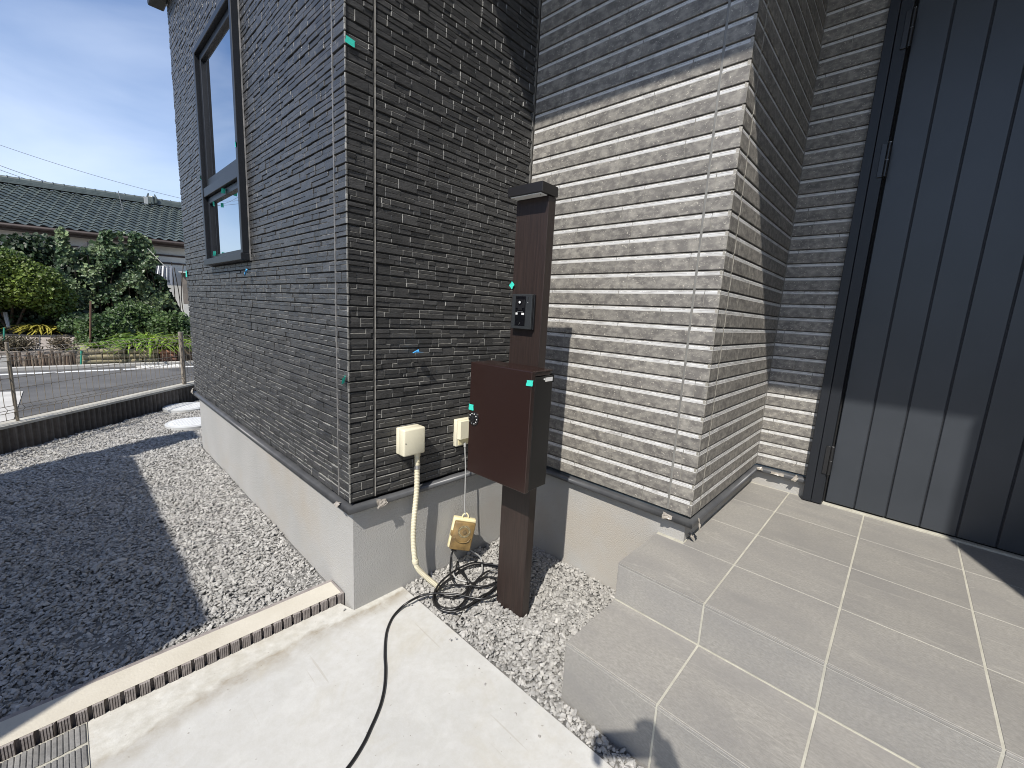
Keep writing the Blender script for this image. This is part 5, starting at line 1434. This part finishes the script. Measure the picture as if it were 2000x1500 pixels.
# ------------------------------------------------------------------ box added out of view at left, stand-in caster for the gravel shadow
sh = thing('shadow_caster', (-2.6, 0.6, 0), 'plain grey box added just left of the picture to cast the shadow on the gravel', 'shadow caster')
shm = mat('caster_steel', (0.25, 0.26, 0.27), rough=0.6)
q = MB(); q.box(-3.6, -2.28, -0.49, 1.78, 0.0, 2.30); q.build('body', shm, sh)
q = MB(); q.box(-3.65, -2.24, -0.51, 1.80, 2.305, 2.35, b=0.01); q.build('roof', shm, sh)
q = MB(); q.box(-2.36, -2.30, 1.81, 2.10, 0.0, 2.98); q.build('side_panel', shm, sh)  # tall panel added to cast the narrow shadow strip

opp = thing('sky_blocker', (1.5, -9, 0), 'house-shaped block added out of view behind the camera to cut sky light and deepen the shade', 'house')  # unseen block, added to shut out southern sky and darken the shade
q = MB(); q.box(-5, 9, -14, -8.2, 0.0, 5.8); q.build('wall', mat('sky_blocker_render', (0.22, 0.21, 0.195), rough=0.9), opp)
q = MB(); q.box(-5.4, 9.4, -14.4, -7.9, 5.81, 6.0); q.build('roof', wood_d, opp)
for xk in (-3.2, -0.4, 2.4, 5.2):
    for zk in (0.9, 3.7):
        q = MB(); q.box(xk, xk + 1.6, -8.199, -8.16, zk, zk + 1.2); wq = q.build('window', frame_m, opp)
        q = MB(); q.quad((xk + 0.06, -8.155, zk + 0.06), (xk + 1.54, -8.155, zk + 0.06), (xk + 1.54, -8.155, zk + 1.14), (xk + 0.06, -8.155, zk + 1.14)); q.build('pane', glassb, wq)

# ------------------------------------------------------------------ the person taking the picture (behind the lens)
skin = mat('skin', (0.45, 0.28, 0.20), rough=0.5); shirt = mat('shirt', (0.12, 0.13, 0.16), rough=0.9); hairm = mat('hair', (0.02, 0.016, 0.014), rough=0.5)
fw = Vector((RT[2][0], RT[2][1], 0)).normalized(); rt = Vector((fw.y, -fw.x, 0))
base = Vector((CAM[0], CAM[1], 0)) - fw * 0.56 + rt * 0.10
person = thing('person', tuple(base), 'person in a dark shirt holding up a phone, standing behind the camera', 'person')
def pp(f_, r_, z): return base + fw * f_ + rt * r_ + Vector((0, 0, z))
verts = [pp(0, 0, 0.86), pp(0, 0, 1.05), pp(0, 0, 1.24), pp(0.02, 0, 1.32), pp(0.06, 0, 1.38), pp(0.09, 0, 1.47),
         pp(0, -0.17, 1.24), pp(0.12, -0.23, 1.03), pp(0.36, -0.10, 1.12), pp(0.42, -0.085, 1.14),
         pp(0, 0.17, 1.24), pp(0.12, 0.23, 1.03), pp(0.36, 0.13, 1.12), pp(0.42, 0.115, 1.14),
         pp(0, -0.09, 0.80), pp(0.02, -0.10, 0.44), pp(0, -0.10, 0.07), pp(0.13, -0.12, 0.035),
         pp(0, 0.09, 0.80), pp(0.02, 0.10, 0.44), pp(0, 0.10, 0.07), pp(0.13, 0.12, 0.035)]
edges = [(0, 1), (1, 2), (2, 3), (3, 4), (4, 5), (2, 6), (6, 7), (7, 8), (8, 9), (2, 10), (10, 11), (11, 12), (12, 13), (0, 14), (14, 15), (15, 16), (16, 17), (0, 18), (18, 19), (19, 20), (20, 21)]
rad = [0.13, 0.12, 0.13, 0.055, 0.075, 0.085, 0.062, 0.045, 0.03, 0.032, 0.062, 0.045, 0.03, 0.032, 0.085, 0.058, 0.042, 0.035, 0.085, 0.058, 0.042, 0.035]
me = bpy.data.meshes.new('body'); me.from_pydata([tuple(v) for v in verts], edges, [])
bo = link('body', me, person); me.materials.append(shirt)
sk = bo.modifiers.new('skin', 'SKIN'); me.skin_vertices.new() if not me.skin_vertices else None
for k, r_ in enumerate(rad): me.skin_vertices[0].data[k].radius = (r_, r_)
me.skin_vertices[0].data[0].use_root = True
ss = bo.modifiers.new('sub', 'SUBSURF'); ss.levels = 2; ss.render_levels = 2
q = MB(); bm = bmesh.new(); bmesh.ops.create_uvsphere(bm, u_segments=20, v_segments=14, radius=1)
hc = pp(0.07, 0, 1.49)
q.add([tuple(hc + Vector((v.co.x * 0.088, v.co.y * 0.098, v.co.z * 0.105 + 0.015 - 0.02 * (v.co.z < -0.2)))) for v in bm.verts if True], [[v.index for v in f.verts] for f in bm.faces]); bm.free()
q.build('hair', hairm, person, smooth=True)
fwd3 = Vector(RT[2]); up3 = Vector(RT[1]); rt3 = Vector(RT[0])
Mph = Matrix((rt3, up3, -fwd3)).transposed().to_4x4(); Mph.translation = Vector(CAM) - fwd3 * 0.012
q = MB(); q.box(-0.042, 0.094, 0.012, 0.088, 0.0, 0.008, b=0.003, M=Mph)
tag(q.build('phone', blackp), 'black phone held sideways at the place the picture is taken from', 'phone')
q = MB()
q.tube(spline([tuple(Mph @ Vector(v)) for v in ((0.185, -0.09, 0.06), (0.150, -0.035, 0.05), (0.126, 0.030, 0.03), (0.104, 0.078, 0.022), (0.082, 0.112, 0.014), (0.056, 0.100, 0.006))], 5), [0.03] * 8 + [0.024] * 6 + [0.014] * 6 + [0.010] * 6, 10)
q.build('hand', skin, person, smooth=True)
for sx in (-0.048, 0.100):
    for k in range(4):
        a = Mph @ Vector((sx + (0.0 if sx < 0 else 0.0), 0.018 + 0.017 * k, 0.03)); b2 = Mph @ Vector((sx - (0.012 if sx < 0 else -0.012), 0.020 + 0.017 * k, 0.014)); c_ = Mph @ Vector((sx, 0.020 + 0.0165 * k, -0.0))
        q = MB(); q.tube(spline([tuple(a), tuple(b2), tuple(c_)], 4), 0.0078, 8); q.build('finger', skin, person, smooth=True)
